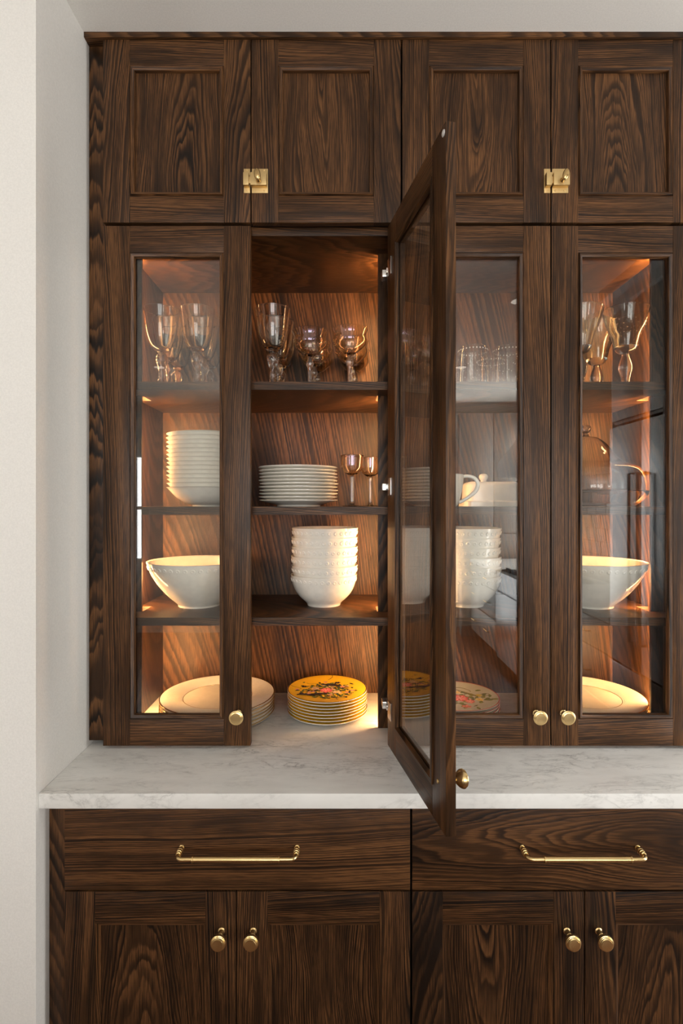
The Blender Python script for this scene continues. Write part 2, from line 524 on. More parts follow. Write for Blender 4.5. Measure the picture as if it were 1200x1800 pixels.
# wall behind the camera, pierced by the windows
bmw = bmesh.new()
xs = [-3.6] + [v for w in WINDOWS for v in (w[0], w[1])] + [RX + 0.1]
for k in range(len(xs) - 1):
    if k % 2 == 0:
        bm_box(bmw, xs[k], xs[k + 1], BACK_Y - 0.1, BACK_Y, 0.0, CEIL)
    else:
        w = WINDOWS[k // 2]
        bm_box(bmw, xs[k], xs[k + 1], BACK_Y - 0.1, BACK_Y, 0.0, w[2])
        bm_box(bmw, xs[k], xs[k + 1], BACK_Y - 0.1, BACK_Y, w[3], CEIL)
tag(mesh_obj('wall_front', to_mesh(bmw, 'wall_front'), WALL), kind='structure')
for i, (x0, x1, z0, z1) in enumerate(WINDOWS):
    bm = bmesh.new()
    ring_strip(bm, (x0 - 0.05, x1 + 0.05, z0 - 0.05, z1 + 0.05), [(0, BACK_Y), (0, BACK_Y + 0.02), (0.09, BACK_Y + 0.02), (0.09, BACK_Y - 0.05), (0.05, BACK_Y - 0.05), (0.05, BACK_Y)])
    xm = (x0 + x1) / 2
    zm = (z0 + z1) / 2
    bm_box(bm, xm - 0.02, xm + 0.02, BACK_Y - 0.05, BACK_Y - 0.01, z0 + 0.04, z1 - 0.04)
    bm_box(bm, x0 + 0.04, x1 - 0.04, BACK_Y - 0.05, BACK_Y - 0.01, zm - 0.02, zm + 0.02)
    wo = tag(mesh_obj('window_%d' % (i + 1), to_mesh(bm, 'window'), WHITE), kind='structure')
    if i == 0:
        n = 24
        sl = None
        for k in range(n):
            z = z0 + 0.05 + (z1 - z0 - 0.1) * (k + 0.5) / n
            if sl is None:
                sl = plain_box('blind_slat', wo, (x0 + 0.045, x1 - 0.045, BACK_Y - 0.006, BACK_Y + 0.004, -0.014, 0.014), BLIND)
                s = sl
            else:
                s = sl.copy(); COL.objects.link(s)
            s.location = (0, 0, z)
            s.rotation_euler = (math.radians(20), 0, 0)

# ------------------------------------------------------------------ hardware meshes
KNOB_PROF = [(0, 0), (0.0085, 0), (0.0085, 0.0014), (0.0062, 0.003), (0.0056, 0.0105), (0.0068, 0.0120), (0.0068, 0.0138), (0.0060, 0.0148), (0.0100, 0.0178), (0.0148, 0.0225), (0.0172, 0.0265),
             (0.0180, 0.0298), (0.0180, 0.0318), (0.0166, 0.0324), (0.0166, 0.0338), (0.0154, 0.0344), (0.0154, 0.0358), (0.0132, 0.0364), (0.0128, 0.0374), (0.0, 0.0382)]
LOW_KNOB_PROF = [(r * 0.92, h * 1.07) for r, h in KNOB_PROF]
KNOB_ME = lathe_mesh('knob', KNOB_PROF, 40, 'y')
LOW_KNOB_ME = lathe_mesh('knob', LOW_KNOB_PROF, 40, 'y')

def add_knob(parent, x, z, low=False, y=0.0):
    o = mesh_obj('knob', LOW_KNOB_ME if low else KNOB_ME, BRASS, parent, smooth=32)
    o.location = (x, y, z)
    return o

def pull_mesh():
    bm = bmesh.new()
    L = 0.1265
    s = 0.040
    k = 0.012
    pts, rad = [], []
    def add(p, r): pts.append(p); rad.append(r)
    def arm(sg):
        A = [((sg * L, 0.0, 0), 0.0062), ((sg * L, -0.003, 0), 0.0062), ((sg * L, -0.0035, 0), 0.0048), ((sg * L, -0.010, 0), 0.0048),
             ((sg * L, -0.0105, 0), 0.0070), ((sg * L, -0.0145, 0), 0.0070), ((sg * L, -0.015, 0), 0.0052), ((sg * L, -0.0165, 0), 0.0052),
             ((sg * L, -0.017, 0), 0.0066), ((sg * L, -0.0205, 0), 0.0066), ((sg * L, -0.021, 0), 0.0052), ((sg * L, -0.0225, 0), 0.0052), ((sg * L, -0.023, 0), 0.0059),
             ((sg * L, -0.026, 0), 0.0059), ((sg * L, -0.0265, 0), 0.0044)]
        for j in range(7):
            a = j / 6 * PI / 2
            A.append(((sg * (L - k + k * math.cos(a)), -(s - k) - k * math.sin(a), 0), 0.0044))
        A += [((sg * (L - 0.033), -s, 0), 0.0044), ((sg * (L - 0.0335), -s, 0), 0.0070), ((sg * (L - 0.036), -s, 0), 0.0070), ((sg * (L - 0.0365), -s, 0), 0.0059)]
        return A
    seq = arm(-1) + arm(1)[::-1]
    tube(bm, [p for p, r in seq], [r for p, r in seq], 16)
    return to_mesh(bm, 'pull_handle')
PULL_ME = pull_mesh()

# ------------------------------------------------------------------ door builder (origin = left, front, bottom)
STILE = 0.0685
BEAD_F = [(0, 0.0), (0.0006, 0.0016), (0.0016, 0.0016), (0.0024, -0.0022), (0.0036, -0.0036), (0.0052, -0.0029), (0.0098, -0.0005), (0.0108, 0.0012), (0.0116, 0.0042), (0.0116, 0.011), (0.0, 0.011)]
def cabinet_door(parent, loc, w, h, glazed, rail_t=STILE, rail_b=STILE, stile=STILE, knob=None, bead=True, low=False, tone=0.0):
    d = empty('door', loc, parent)
    st = ['straight', 'mixed', 'straight', 'mixed']
    board('stile', d, (0, stile, 0, T, 0, h), 'xzy', random.Random(_seed[0]).choice(st), tone=tone)
    board('stile', d, (w - stile, w, 0, T, 0, h), 'xzy', random.Random(_seed[0] + 3).choice(st), tone=tone)
    board('rail', d, (stile, w - stile, 0.0003, T, h - rail_t, h), 'zxy', 'straight', tone=tone)
    board('rail', d, (stile, w - stile, 0.0003, T, 0, rail_b), 'zxy', 'straight', tone=tone)
    rect = (stile, w - stile, rail_b, h - rail_t)
    if bead:
        moulding('moulding', d, rect, BEAD_F)
    else:
        moulding('moulding', d, rect, [(0, 0.0022), (0.002, 0.0022), (0.004, 0.004), (0.0075, 0.0055), (0.0085, 0.0075), (0.0085, 0.012), (0.0, 0.012)])
    if glazed:
        plain_box('glass_pane', d, (rect[0] + 0.002, rect[1] - 0.002, 0.0105, 0.0140, rect[2] + 0.002, rect[3] - 0.002), PANE)
        moulding('glass_stop', d, (rect[0] - 0.004, rect[1] + 0.004, rect[2] - 0.004, rect[3] + 0.004), [(0, T - 0.002), (0, T + 0.0035), (0.0085, T + 0.0035), (0.0095, T + 0.002), (0.0125, 0.0150), (0.004, 0.0145)])
    else:
        board('panel', d, (rect[0] + 0.001, rect[1] - 0.001, 0.0095, 0.016, rect[2] + 0.001, rect[3] - 0.001), 'xzy', 'cathedral', bevel=0, tone=tone)
    if knob:
        add_knob(d, knob[0], knob[1], low)
    return d

XA, XB0, XB1, XC0, XC1, XD0, XD1, XE = -0.6095, -0.2325, -0.2300, 0.1512, 0.1556, 0.5337, 0.5365, 0.9160
DOORS_X = [(XA, XB0), (XB1, XC0), (XC1, XD0), (XD1, XE)]
Z_G0, Z_G1 = 0.9289, 2.2582
Z_S0, Z_S1 = 2.2669, 2.7345
IN1, IN2 = (-0.592, 0.135), (0.171, 0.899)
YB = 1.737           # inside face of the back panel
YS = 1.385           # shelf fronts
CT = 0.9200          # counter top
S1, S2, S3 = 1.8710, 1.5400, 1.2465
SH = 0.0215
YV0, YV1 = 1.464, 1.473

def shelf(parent, x0, x1, ztop):
    """board with the side notches that let the light strips through"""
    nx = 0.035
    out = [(x0, YS), (x1, YS), (x1, YV0 - 0.001), (x1 - nx, YV0 - 0.001), (x1 - nx, 1.535), (x1, 1.535), (x1, YB), (x0, YB), (x0, 1.535), (x0 + nx, 1.535), (x0 + nx, YV0 - 0.001), (x0, YV0 - 0.001)]
    bm = bmesh.new()
    lo = [bm.verts.new((x, y, ztop - SH)) for x, y in out]
    hi = [bm.verts.new((x, y, ztop)) for x, y in out]
    bm.faces.new(lo[::-1]); bm.faces.new(hi)
    n = len(out)
    for i in range(n):
        bm.faces.new((lo[i], lo[(i + 1) % n], hi[(i + 1) % n], hi[i]))
    me = to_mesh(bm, 'shelf')
    set_grain(me, 'yxz', d0=0.08, off=0.12)
    return mesh_obj('shelf', me, WOOD, parent)

HINGE_Z = []
def hinge(parent, loc, rot=0.0):
    h = empty('hinge', loc, parent)
    h.rotation_euler = (0, 0, rot)
    plain_box('hinge_arm', h, (-0.013, 0.012, -0.010, 0.004, -0.009, 0.009), STEEL, 0.0015)
    plain_box('hinge_plate', h, (-0.004, 0.004, 0.004, 0.040, -0.012, 0.012), STEEL, 0.001)
    return h

def glass_cabinet(name, xin, x0, x1, label, filler_left=False):
    t = empty(name, (0, 0, 0))
    t.location = (0, 0, 0)
    board('side_panel', t, (xin[0] - 0.018, xin[0], 1.362, 1.748, CT, 2.2705), 'yzx', 'straight')
    board('side_panel', t, (xin[1], xin[1] + 0.018, 1.362, 1.748, CT, 2.2705), 'yzx', 'straight')
    board('back_panel', t, (xin[0], xin[1], YB, 1.748, CT, 2.2705), 'xzy', 'veneer', bevel=0)
    board('top_panel', t, (xin[0], xin[1], 1.366, YB, 2.247, 2.2705), 'yxz', 'mixed')
    for z in (S1, S2, S3):
        shelf(t, xin[0], xin[1], z)
    for xa, xb in ((xin[0], xin[0] + 0.033), (xin[1] - 0.033, xin[1])):
        board('light_valance', t, (xa, xb, YV0, YV1, CT, 2.247), 'xzy', 'straight', bevel=0.0006)
        plain_box('led_strip', t, ((xa + 0.008, xa + 0.022) if xa == xin[0] else (xb - 0.022, xb - 0.008)) + (YV1, YV1 + 0.009, CT + 0.005, 2.240), LED, 0.003, label='warm glowing light strip')
    return tag(t, label, 'cabinet')

# ---- lower glazed units
gc1 = glass_cabinet('glass_cabinet', IN1, XA, XC0, 'dark oak glazed cabinet with its right-hand door swung open')
board('filler_strip', gc1, (WX + 0.001, XA + 0.002, 1.3585, 1.376, 0.9335, CEIL - 0.016), 'xzy', 'cathedral', tone=-0.1)
gc2 = glass_cabinet('glass_cabinet', IN2, XC1, XE, 'dark oak glazed cabinet with both doors closed, right of the open door')
KZ = pz(1263, 1.304) - Z_G0
hG = Z_G1 - Z_G0
def gdoor(parent, k, knob_x):
    xa, xb = DOORS_X[k]
    return cabinet_door(parent, (xa, Y_UP, Z_G0), xb - xa, hG, True, rail_t=0.0685, rail_b=0.0685, knob=(knob_x, KZ))
gdoor(gc1, 0, px(414.5, 1.304) - XA)
od = gdoor(gc1, 1, 0.0385)
gdoor(gc2, 2, px(950.5, 1.304) - XC1)
gdoor(gc2, 3, px(999.5, 1.304) - XD1)
# swing the second door open about its right-hand hinges
OPEN = math.atan2(0.980, -0.197)
od.location = (0.2132, 0.9748, Z_G0)
od.rotation_euler = (0, 0, OPEN)
wD = XC0 - XB1
# the knob's screw and the clear bumper on the back of the open door
s = mesh_obj('knob_screw', lathe_mesh('knob_screw', [(0, -0.001), (0.0045, -0.001), (0.0045, 0.0008), (0.003, 0.0018), (0, 0.0022)], 16, 'y'), BRASS, od, smooth=40)
s.rotation_euler = (0, 0, PI); s.location = (0.0385, T, KZ); s['label'] = 'copper coloured screw head'
s = mesh_obj('door_bumper', lathe_mesh('door_bumper', [(0, -0.0005), (0.0065, -0.0005), (0.0065, 0.001), (0.0045, 0.0024), (0, 0.003)], 20, 'y'), RUBBER, od, smooth=40)
s.rotation_euler = (0, 0, PI); s.location = (0.011, T, hG - 0.016); s['label'] = 'clear round bumper'
for zp in (480, 856, 1240):
    z = pz(zp, 1.36)
    h = empty('hinge', (0.118, 1.372, z), gc1)
    plain_box('hinge_arm', h, (-0.012, 0.004, -0.012, 0.020, -0.009, 0.009), STEEL, 0.0015)
    plain_box('hinge_link', h, (-0.003, 0.008, -0.030, -0.010, -0.006, 0.006), STEEL, 0.0012)
    plain_box('mounting_plate', h, (0.006, 0.0165, -0.004, 0.050, -0.022, 0.022), STEEL, 0.001)
    c = plain_box('hinge_cup', od, (wD - 0.034, wD - 0.006, T - 0.0005, T + 0.0022, z - Z_G0 - 0.022, z - Z_G0 + 0.022), STEEL, 0.001)
    c['label'] = 'nickel hinge cup plate'

# ---- upper units with solid doors
def solid_cabinet(k0, label):
    t = empty('wall_cabinet')
    xa, xb = DOORS_X[k0][0], DOORS_X[k0 + 1][1]
    plain_box('carcass', t, (xa + 0.001, xb - 0.001, 1.3605, 1.748, 2.2725, 2.7345), DARK)
    for k in (k0, k0 + 1):
        a, b = DOORS_X[k]
        cabinet_door(t, (a, Y_UP, Z_S0), b - a, Z_S1 - Z_S0, False, rail_t=0.0675, rail_b=0.0675)
    # brass cupboard latch across the two door stiles
    gx = (DOORS_X[k0][1] + DOORS_X[k0 + 1][0]) / 2
    la = empty('latch', (gx, Y_UP, pz(319, Y_UP)), t)
    f = Y_UP / FPX
    def B(name, xa_, xb_, ya, yb, z_a, z_b, bev=0.0006):
        return plain_box(name, la, (xa_ * f, xb_ * f, ya, yb, z_a * f, z_b * f), BRASS_FLAT, bev)
    # px offsets from the latch centre (x right, z up)
    B('keep_plate', -12.5, -1.4, -0.0022, 0, -21.0, 21.5)
    B('keep_box', -11.8, -2.2, -0.0165, -0.002, -12.5, 9.6, 0.0012)
    B('latch_plate', 1.6, 30.0, -0.0022, 0, -21.0, 21.5)
    B('latch_box', 0.6, 28.7, -0.0165, -0.002, -12.5, 9.6, 0.0012)
    B('latch_bolt', -3.0, 0.8, -0.0125, -0.006, -8.0, 3.5)
    sc = None
    for xs_, zs_ in ((-7.0, -17.0), (7.0, -17.0), (23.5, -17.0), (-7.0, 19.3), (23.5, 19.3)):
        if sc is None:
            sc = mesh_obj('screw', lathe_mesh('screw', [(0, 0), (0.0026, 0), (0.0022, 0.0008), (0.0008, 0.0010), (0, 0.0004)], 12, 'y'), BRASS_FLAT, la, smooth=40)
            q = sc
        else:
            q = sc.copy(); COL.objects.link(q)
        q.location = (xs_ * f, -0.0021, zs_ * f)
    # oval thumb turn on a short post
    bm = lathe([(0, 0), (0.0058, 0), (0.0058, 0.002), (0.0040, 0.004), (0.0036, 0.016), (0.0036, 0.018), (0, 0.018)], 20, 'y')
    ret = bmesh.ops.create_uvsphere(bm, u_segments=24, v_segments=14, radius=1.0)
    mt = Matrix.Translation((0, -0.0205, 0.0028)) @ Matrix.Rotation(math.radians(-8), 4, 'Y') @ Matrix.Diagonal((0.0082, 0.0060, 0.0150, 1))
    bmesh.ops.transform(bm, matrix=mt, verts=ret['verts'])
    kn = mesh_obj('thumb_turn', to_mesh(bm, 'thumb_turn'), BRASS_DARK, la, smooth=50)
    kn.location = (15.0 * f, -0.0165, -5.0 * f)
    kn['label'] = 'oval brass thumb turn'
    return tag(t, label, 'cabinet'), kn
_, kn = solid_cabinet(0, 'solid-door oak cabinet under the ceiling, above the glazed cabinet with the open door')
_, kn2 = solid_cabinet(2, 'solid-door oak cabinet under the ceiling, above the glazed cabinet with both doors closed')
kn2.rotation_euler = (0, math.radians(22), 0)

tr = board('trim_1', None, (WX, 0.938, 1.3325, 1.752, 2.7360, CEIL), 'zxy', 'straight', tone=0.2)
tag(tr, kind='structure')

# ------------------------------------------------------------------ counter and base units
ct = plain_box('countertop', None, (WX, 0.945, 1.133, 1.7505, 0.8868, CT), MARBLE, 0.0025)
tag(ct, 'white marble countertop with fine grey veins, running between the base and glazed cabinets', 'countertop')

def base_cabinet(k0, label, style):
    t = empty('base_cabinet')
    xa, xb = DOORS_X[k0][0], DOORS_X[k0 + 1][1]
    plain_box('carcass', t, (xa + 0.001, xb - 0.001, Y_LO + T + 0.002, 1.748, 0.10, 0.8868), DARK)
    plain_box('toe_kick', t, (xa + 0.001, xb - 0.001, Y_LO + 0.09, Y_LO + 0.11, 0.0, 0.10), DARK)
    dr = empty('drawer', (xa, Y_LO, 0.6975), t)
    board('drawer_front', dr, (0, xb - xa, 0, T, 0, 0.1865), 'zxy', style, bevel=0.0012)
    pl = mesh_obj('pull_handle', PULL_ME, BRASS, dr, smooth=40)
    pl.location = ((px(414.5, 1.112) if k0 == 0 else px(1033, 1.112)) - xa, 0, pz(1489, Y_LO) - 0.6975)
    for k in (k0, k0 + 1):
        a, b = DOORS_X[k]
        kx = {0: 384.5, 1: 441.5, 2: 1005, 3: 1062}[k]
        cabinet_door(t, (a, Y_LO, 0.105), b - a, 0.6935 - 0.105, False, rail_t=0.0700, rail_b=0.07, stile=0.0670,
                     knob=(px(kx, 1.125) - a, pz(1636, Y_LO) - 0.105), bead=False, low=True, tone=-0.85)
    return tag(t, label, 'cabinet')
b1 = base_cabinet(0, 'dark oak base cabinet next to the left wall, below the marble counter', 'straight')
board('filler_strip', b1, (WX + 0.001, XA + 0.0005, 1.1735, 1.19, 0.0, 0.8868), 'xzy', 'straight', tone=-0.2)
b2 = base_cabinet(2, 'dark oak base cabinet with bold looping grain on its drawer, under the open door', 'cathedral')

board('end_panel', b2, (XE, XE + 0.018, Y_LO + 0.021, 1.748, 0.0, 0.8868), 'yzx', 'mixed')
board('end_panel', gc2, (0.9175, 0.9345, 1.3585, 1.748, CT, 2.7350), 'yzx', 'mixed')

# ------------------------------------------------------------------ tableware
ORD = ['topmost', 'second from the top', 'third from the top', 'fourth from the top', 'fifth from the top', 'sixth from the top', 'seventh from the top',
       'eighth from the top', 'ninth from the top', 'tenth from the top', 'eleventh from the top', 'twelfth from the top', 'thirteenth from the top', 'lowest']

def stack(proto, n, pitch, x, y, z, label, cat, group, jitter=0.001, seed=1):
    """proto is the lowest; copies rise from it"""
    rr = random.Random(seed)
    out = []
    for i in range(n):
        o = proto if i == 0 else copy_tree(proto)
        o.location = (x + rr.uniform(-jitter, jitter), y + rr.uniform(-jitter, jitter), z + i * pitch)
        o.rotation_euler = (0, 0, rr.uniform(-0.5, 0.5))
        k = n - 1 - i
        pos = 'lowest' if i == 0 else ORD[k]
        tag(o, label % pos, cat, group)
        out.append(o)
    return out

def plate_profile(R, rf, foot, well, th, rim_h, lip=0.003):
    """foot ring radius rf; well height = stacking pitch"""
    rw = rf * 1.12
    under = [(0, foot), (rf - 0.006, foot), (rf - 0.004, 0), (rf, 0), (rf + 0.002, foot)]
    under += [(rw + (R - rw) * 0.25, foot + (rim_h - th - foot) * 0.42), (rw + (R - rw) * 0.6, foot + (rim_h - th - foot) * 0.75), (R - 0.002, rim_h - th * 0.8), (R, rim_h - th * 0.45)]
    top = [(R, rim_h - th * 0.1), (R - 0.0015, rim_h), (rw + (R - rw) * 0.6, rim_h - 0.0025 - 0.12 * (rim_h - well)), (rw + (R - rw) * 0.22, well + (rim_h - well) * 0.35), (rw, well), (0, well)]
    return under + top

# --- print pieces (flat floral print as thin coloured shapes lying on the glaze)
def print_mesh(name, shapes, zf):
    bm = bmesh.new()
    cl = bm.verts.layers.float_color.new('print')
    lay = 0
    for pts, col in shapes:
        lay += 1
        cx = sum(p[0] for p in pts) / len(pts); cyy = sum(p[1] for p in pts) / len(pts)
        dz = 0.00030 + lay * 0.0000016
        vs = []
        for x, y in pts:
            v = bm.verts.new((x, y, zf(math.hypot(x, y)) + dz)); v[cl] = (*col, 1); vs.append(v)
        c = bm.verts.new((cx, cyy, zf(math.hypot(cx, cyy)) + dz)); c[cl] = (*[min(1, q * 1.15) for q in col], 1)
        for i in range(len(vs)):
            bm.faces.new((vs[i], vs[(i + 1) % len(vs)], c))
    me = bpy.data.meshes.new(name)
    bm.to_mesh(me); bm.free()
    return me

def leaf(x, y, ang, L, W, col):
    pts = []
    for t in (0, .2, .5, .8): pts.append((t * L, W * math.sin(PI * (t * .9 + .05))))
    pts.append((L, 0))
    for t in (.8, .5, .2): pts.append((t * L, -W * math.sin(PI * (t * .9 + .05))))
    c, s_ = math.cos(ang), math.sin(ang)
    return ([(x + a * c - b * s_, y + a * s_ + b * c) for a, b in pts], col)

def flower(x, y, R, col, core, n=6, rot=0.0):
    out = []
    for k in range(n):
        a = rot + 2 * PI * k / n
        out.append(leaf(x, y, a, R, R * 0.34, [q * (0.85 + 0.3 * (k % 2)) for q in col]))
        out.append(leaf(x + math.cos(a) * R * .15, y + math.sin(a) * R * .15, a, R * .55, R * .10, core))
    out.append(([(x + R * .18 * math.cos(2 * PI * k / 8), y + R * .18 * math.sin(2 * PI * k / 8)) for k in range(8)], core))
    return out

def stroke(pts, w, col):
    L, Rr = [], []
    for i, p in enumerate(pts):
        q0 = pts[max(i - 1, 0)]; q1 = pts[min(i + 1, len(pts) - 1)]
        dx, dy = q1[0] - q0[0], q1[1] - q0[1]
        m = math.hypot(dx, dy) or 1
        L.append((p[0] - dy / m * w, p[1] + dx / m * w)); Rr.append((p[0] + dy / m * w, p[1] - dx / m * w))
    return [([L[i], L[i + 1], Rr[i + 1], Rr[i]], col) for i in range(len(pts) - 1)]

def bird(x, y, ang, S, col):
    out = [leaf(x, y, ang, S, S * .17, col), leaf(x + S * .25 * math.cos(ang), y + S * .25 * math.sin(ang), ang + 2.6, S * .6, S * .10, col),
           leaf(x + S * .1 * math.cos(ang), y + S * .1 * math.sin(ang), ang + PI - .25, S * .55, S * .07, col)]
    hx, hy = x + S * .98 * math.cos(ang), y + S * .98 * math.sin(ang)
    out.append(([(hx + S * .11 * math.cos(2 * PI * k / 8), hy + S * .11 * math.sin(2 * PI * k / 8)) for k in range(8)], col))
    return out

def yellow_print():
    rr = random.Random(4)
    sh = []
    G = [(0.05, 0.10, 0.02), (0.09, 0.14, 0.03), (0.03, 0.05, 0.02), (0.14, 0.15, 0.03)]
    K = (0.022, 0.018, 0.018)
    for k in range(40):                     # stems
        x, y = rr.gauss(0, .036), rr.gauss(-0.008, .026)
        a = rr.uniform(0, 2 * PI)
        pts = [(x, y)]
        for j in range(5):
            a += rr.uniform(-.6, .6)
            x += .008 * math.cos(a); y += .008 * math.sin(a); pts.append((x, y))
        sh += stroke(pts, .0008, (0.06, 0.045, 0.015))
    for k in range(230):
        x, y = max(-.080, min(.080, rr.gauss(0, .040))), max(-.064, min(.050, rr.gauss(-0.008, .030)))
        sh.append(leaf(x, y, rr.uniform(0, 2 * PI), rr.uniform(.010, .019), rr.uniform(.0028, .0048), rr.choice(G)))
    for k in range(40):
        x, y = rr.gauss(0, .040), rr.gauss(-0.008, .028)
        sh += flower(x, y, rr.uniform(.005, .008), rr.choice([(0.8, .55, .28), (.75, .45, .10), (.72, .30, .28)]), (.4, .2, .04), 5, rr.random())
    sh += bird(.044, .030, PI - .25, .062, K)
    sh += bird(-.062, -.050, .30, .060, K)
    sh += flower(-.003, -.008, .021, (.80, .13, .14), (.9, .40, .36), 7, .2)
    sh += flower(.030, -.022, .014, (.80, .60, .34), (.6, .32, .06), 6, .1)
    sh += flower(-.036, .008, .013, (.78, .58, .34), (.55, .28, .06), 6, .5)
    sh += flower(.046, .022, .010, (.78, .34, .26), (.5, .2, .05), 5, .3)
    for (x, y, s_) in ((-.070, .022, .0095), (.030, .055, .012)):     # butterflies
        for a in (.5, 1.15, PI - .5, PI - 1.15, -.6, PI + .6):
            sh.append(leaf(x, y, a, s_ * (1.0 if a > 0 else .6), s_ * .3, K))
    return [(p, c) for p, c in sh]

def blue_print():
    rr = random.Random(9)
    sh = []
    G = [(0.13, 0.17, 0.03), (0.19, 0.20, 0.04), (0.08, 0.11, 0.03)]
    for k in range(80):
        x, y = rr.gauss(.01, .050), rr.gauss(-.012, .036)
        if math.hypot(x, y) > .10: continue
        sh.append(leaf(x, y, rr.uniform(0, 2 * PI), rr.uniform(.014, .024), rr.uniform(.004, .007), rr.choice(G)))
    def loop(cx, cyy, r1, r2, a0, a1, tilt, col, w=.0013):
        pts = []
        for j in range(15):
            a = a0 + (a1 - a0) * j / 14
            u, v = r1 * math.cos(a), r2 * math.sin(a)
            pts.append((cx + u * math.cos(tilt) - v * math.sin(tilt), cyy + u * math.sin(tilt) + v * math.cos(tilt)))
        return stroke(pts, w, col)
    O = (0.14, 0.12, 0.03)
    sh += loop(.030, .058, .026, .013, .2, 5.2, -.75, O)
    sh += loop(.086, .012, .014, .009, -2.4, 2.4, 0, O)
    sh += loop(.020, .034, .030, .011, .3, 3.0, -.6, O)
    for k in range(7):
        sh.append(leaf(.030 + k * .005, .040 - k * .005, -.9, .018, .004, (0.50, 0.40, 0.07)))
        sh.append(leaf(.032 + k * .005, .042 - k * .005, -1.6, .014, .003, (0.15, 0.14, 0.03)))
    sh.append(leaf(.058, .012, .1, .022, .009, (.55, .45, .08)))
    sh += flower(.006, -.010, .028, (.72, .12, .12), (.85, .45, .38), 8, .1)
    sh += flower(.030, -.036, .016, (.74, .16, .15), (.85, .5, .4), 7, .4)
    sh += flower(.062, -.022, .014, (.80, .62, .24), (.7, .42, .06), 6, .0)
    sh += flower(-.030, -.020, .020, (.76, .2, .18), (.85, .5, .4), 7, .2)
    sh += flower(.008, .036, .013, (.78, .62, .36), (.7, .42, .06), 6, .2)
    sh += flower(-.04, .04, .018, (.76, .2, .18), (.85, .5, .4), 7, .2)
    sh += loop(.088, -.030, .014, .008, 0.4, 5, -.4, O)
    sh += flower(.010, -.078, .016, (.62, .16, .12), (.8, .4, .3), 6, .2)
    return sh

def printed_plate(name, R, pitch, rim_h, face_mat, rim_mat, segs=64):
    prof = plate_profile(R, R * 0.56, 0.0035, pitch, 0.0042, rim_h)
    me = lathe_mesh(name, prof, segs)
    me.materials.append(CREAM); me.materials.append(face_mat)
    for f in me.polygons:
        rad = math.hypot(f.center.x, f.center.y)
        if f.normal.z > 0.5 and f.center.z > pitch - 0.001 and rad < R - 0.001:
            f.material_index = 1
    o = mesh_obj(name, me, None, None, smooth=35)
    rim = mesh_obj('painted_rim', lathe_mesh('painted_rim', [(R - 0.0034, rim_h - 0.0004), (R - 0.0024, rim_h + 0.0003), (R - 0.0010, rim_h + 0.0003), (R - 0.0002, rim_h - 0.0003), (R - 0.0016, rim_h - 0.0006)], segs), rim_mat, o, smooth=60)
    return o, prof

def top_z(prof, R):
    """height of the plate's upper face at radius r"""
    top = sorted([(r, h) for r, h in prof[-6:]])
    def f(r):
        for (r0, h0), (r1, h1) in zip(top, top[1:]):
            if r <= r1:
                return h0 + (h1 - h0) * (r - r0) / max(1e-9, r1 - r0)
        return top[-1][1]
    return f

# yellow floral plates, open bay
Yp = 1.572
pl, prof = printed_plate('floral_plate', 0.1190, 0.0086, 0.0150, YELLOW, GOLD)
pls = stack(pl, 8, 0.0086, px(575.5, Yp), Yp, CT, 'yellow floral plate, %s of the stack on the marble', 'plate', 'yellow floral plates stacked on the marble', 0.0012, 3)
zf = top_z(prof, 0.119)
pr = mesh_obj('floral_print', print_mesh('floral_print', yellow_print(), zf), PRINT, pls[-1])
pls[-1].rotation_euler = (0, 0, 0)
tag(pls[-1], 'yellow plate printed with birds and a pink flower, topmost of its stack on the marble')
# pale floral plates with red rim, right of the open door
pl, prof = printed_plate('floral_plate', 0.1235, 0.0096, 0.0160, PALE_BLUE, RED_RIM)
pls = stack(pl, 5, 0.0096, px(803, Yp), Yp, CT, 'red-rimmed pale plate, %s of its stack beside the open door', 'plate', 'pale red-rimmed floral plates', 0.0012, 5)
pr = mesh_obj('floral_print', print_mesh('floral_print', blue_print(), top_z(prof, 0.1235)), PRINT, pls[-1])
pls[-1].rotation_euler = (0, 0, 0)
tag(pls[-1], 'pale plate with red flowers and looping vines, topmost of its stack beside the open door')

# large gold-edged charger plates with a ribbed border
def charger_plate():
    R, pitch, rim_h = 0.1665, 0.0092, 0.0175
    prof = plate_profile(R, R * 0.60, 0.0036, pitch, 0.0045, rim_h)[:-4]
    r1, r0 = R - 0.006, R * 0.60
    n = 20
    zf_ = lambda u: pitch + (rim_h - 0.0008 - pitch) * (1 - (1 - u) ** 1.6)
    for k in range(n + 1):
        u = 1 - k / n
        r = r0 + (r1 - r0) * u
        prof.append((r + (r1 - r0) / n * 0.25, zf_(u)))
        if k < n:
            prof.append((r - (r1 - r0) / n * 0.35, zf_(u - 0.3 / n) + 0.0007))
    prof += [(r0 - 0.001, pitch), (0, pitch)]
    o = mesh_obj('charger_plate', lathe_mesh('charger_plate', prof, 96), CREAM, None, smooth=24)
    mesh_obj('gold_rim', lathe_mesh('gold_rim', [(R - 0.0026, rim_h - 0.0001), (R - 0.0014, rim_h + 0.0004), (R + 0.0003, rim_h - 0.0003), (R + 0.0004, rim_h - 0.0012), (R - 0.0004, rim_h - 0.0012)], 96), GOLD, o, smooth=60)
    mesh_obj('gold_line', lathe_mesh('gold_line', [(r0 - 0.0002, pitch - 0.0001), (r0, pitch + 0.0009), (r0 + 0.0007, pitch + 0.0009), (r0 + 0.0009, pitch - 0.0001)], 96), GOLD, o, smooth=60)
    return o
cp = charger_plate()
cp2 = copy_tree(cp)
stack(cp, 6, 0.0092, px(383.5, 1.56), 1.56, CT, 'gold-edged charger plate, %s of the left-hand stack', 'plate', 'gold-edged charger plates, left stack', 0.001, 7)
stack(cp2, 6, 0.0092, px(1026.5, 1.56), 1.56, CT, 'gold-edged charger plate, %s of the right-hand stack', 'plate', 'gold-edged charger plates, right stack', 0.001, 8)

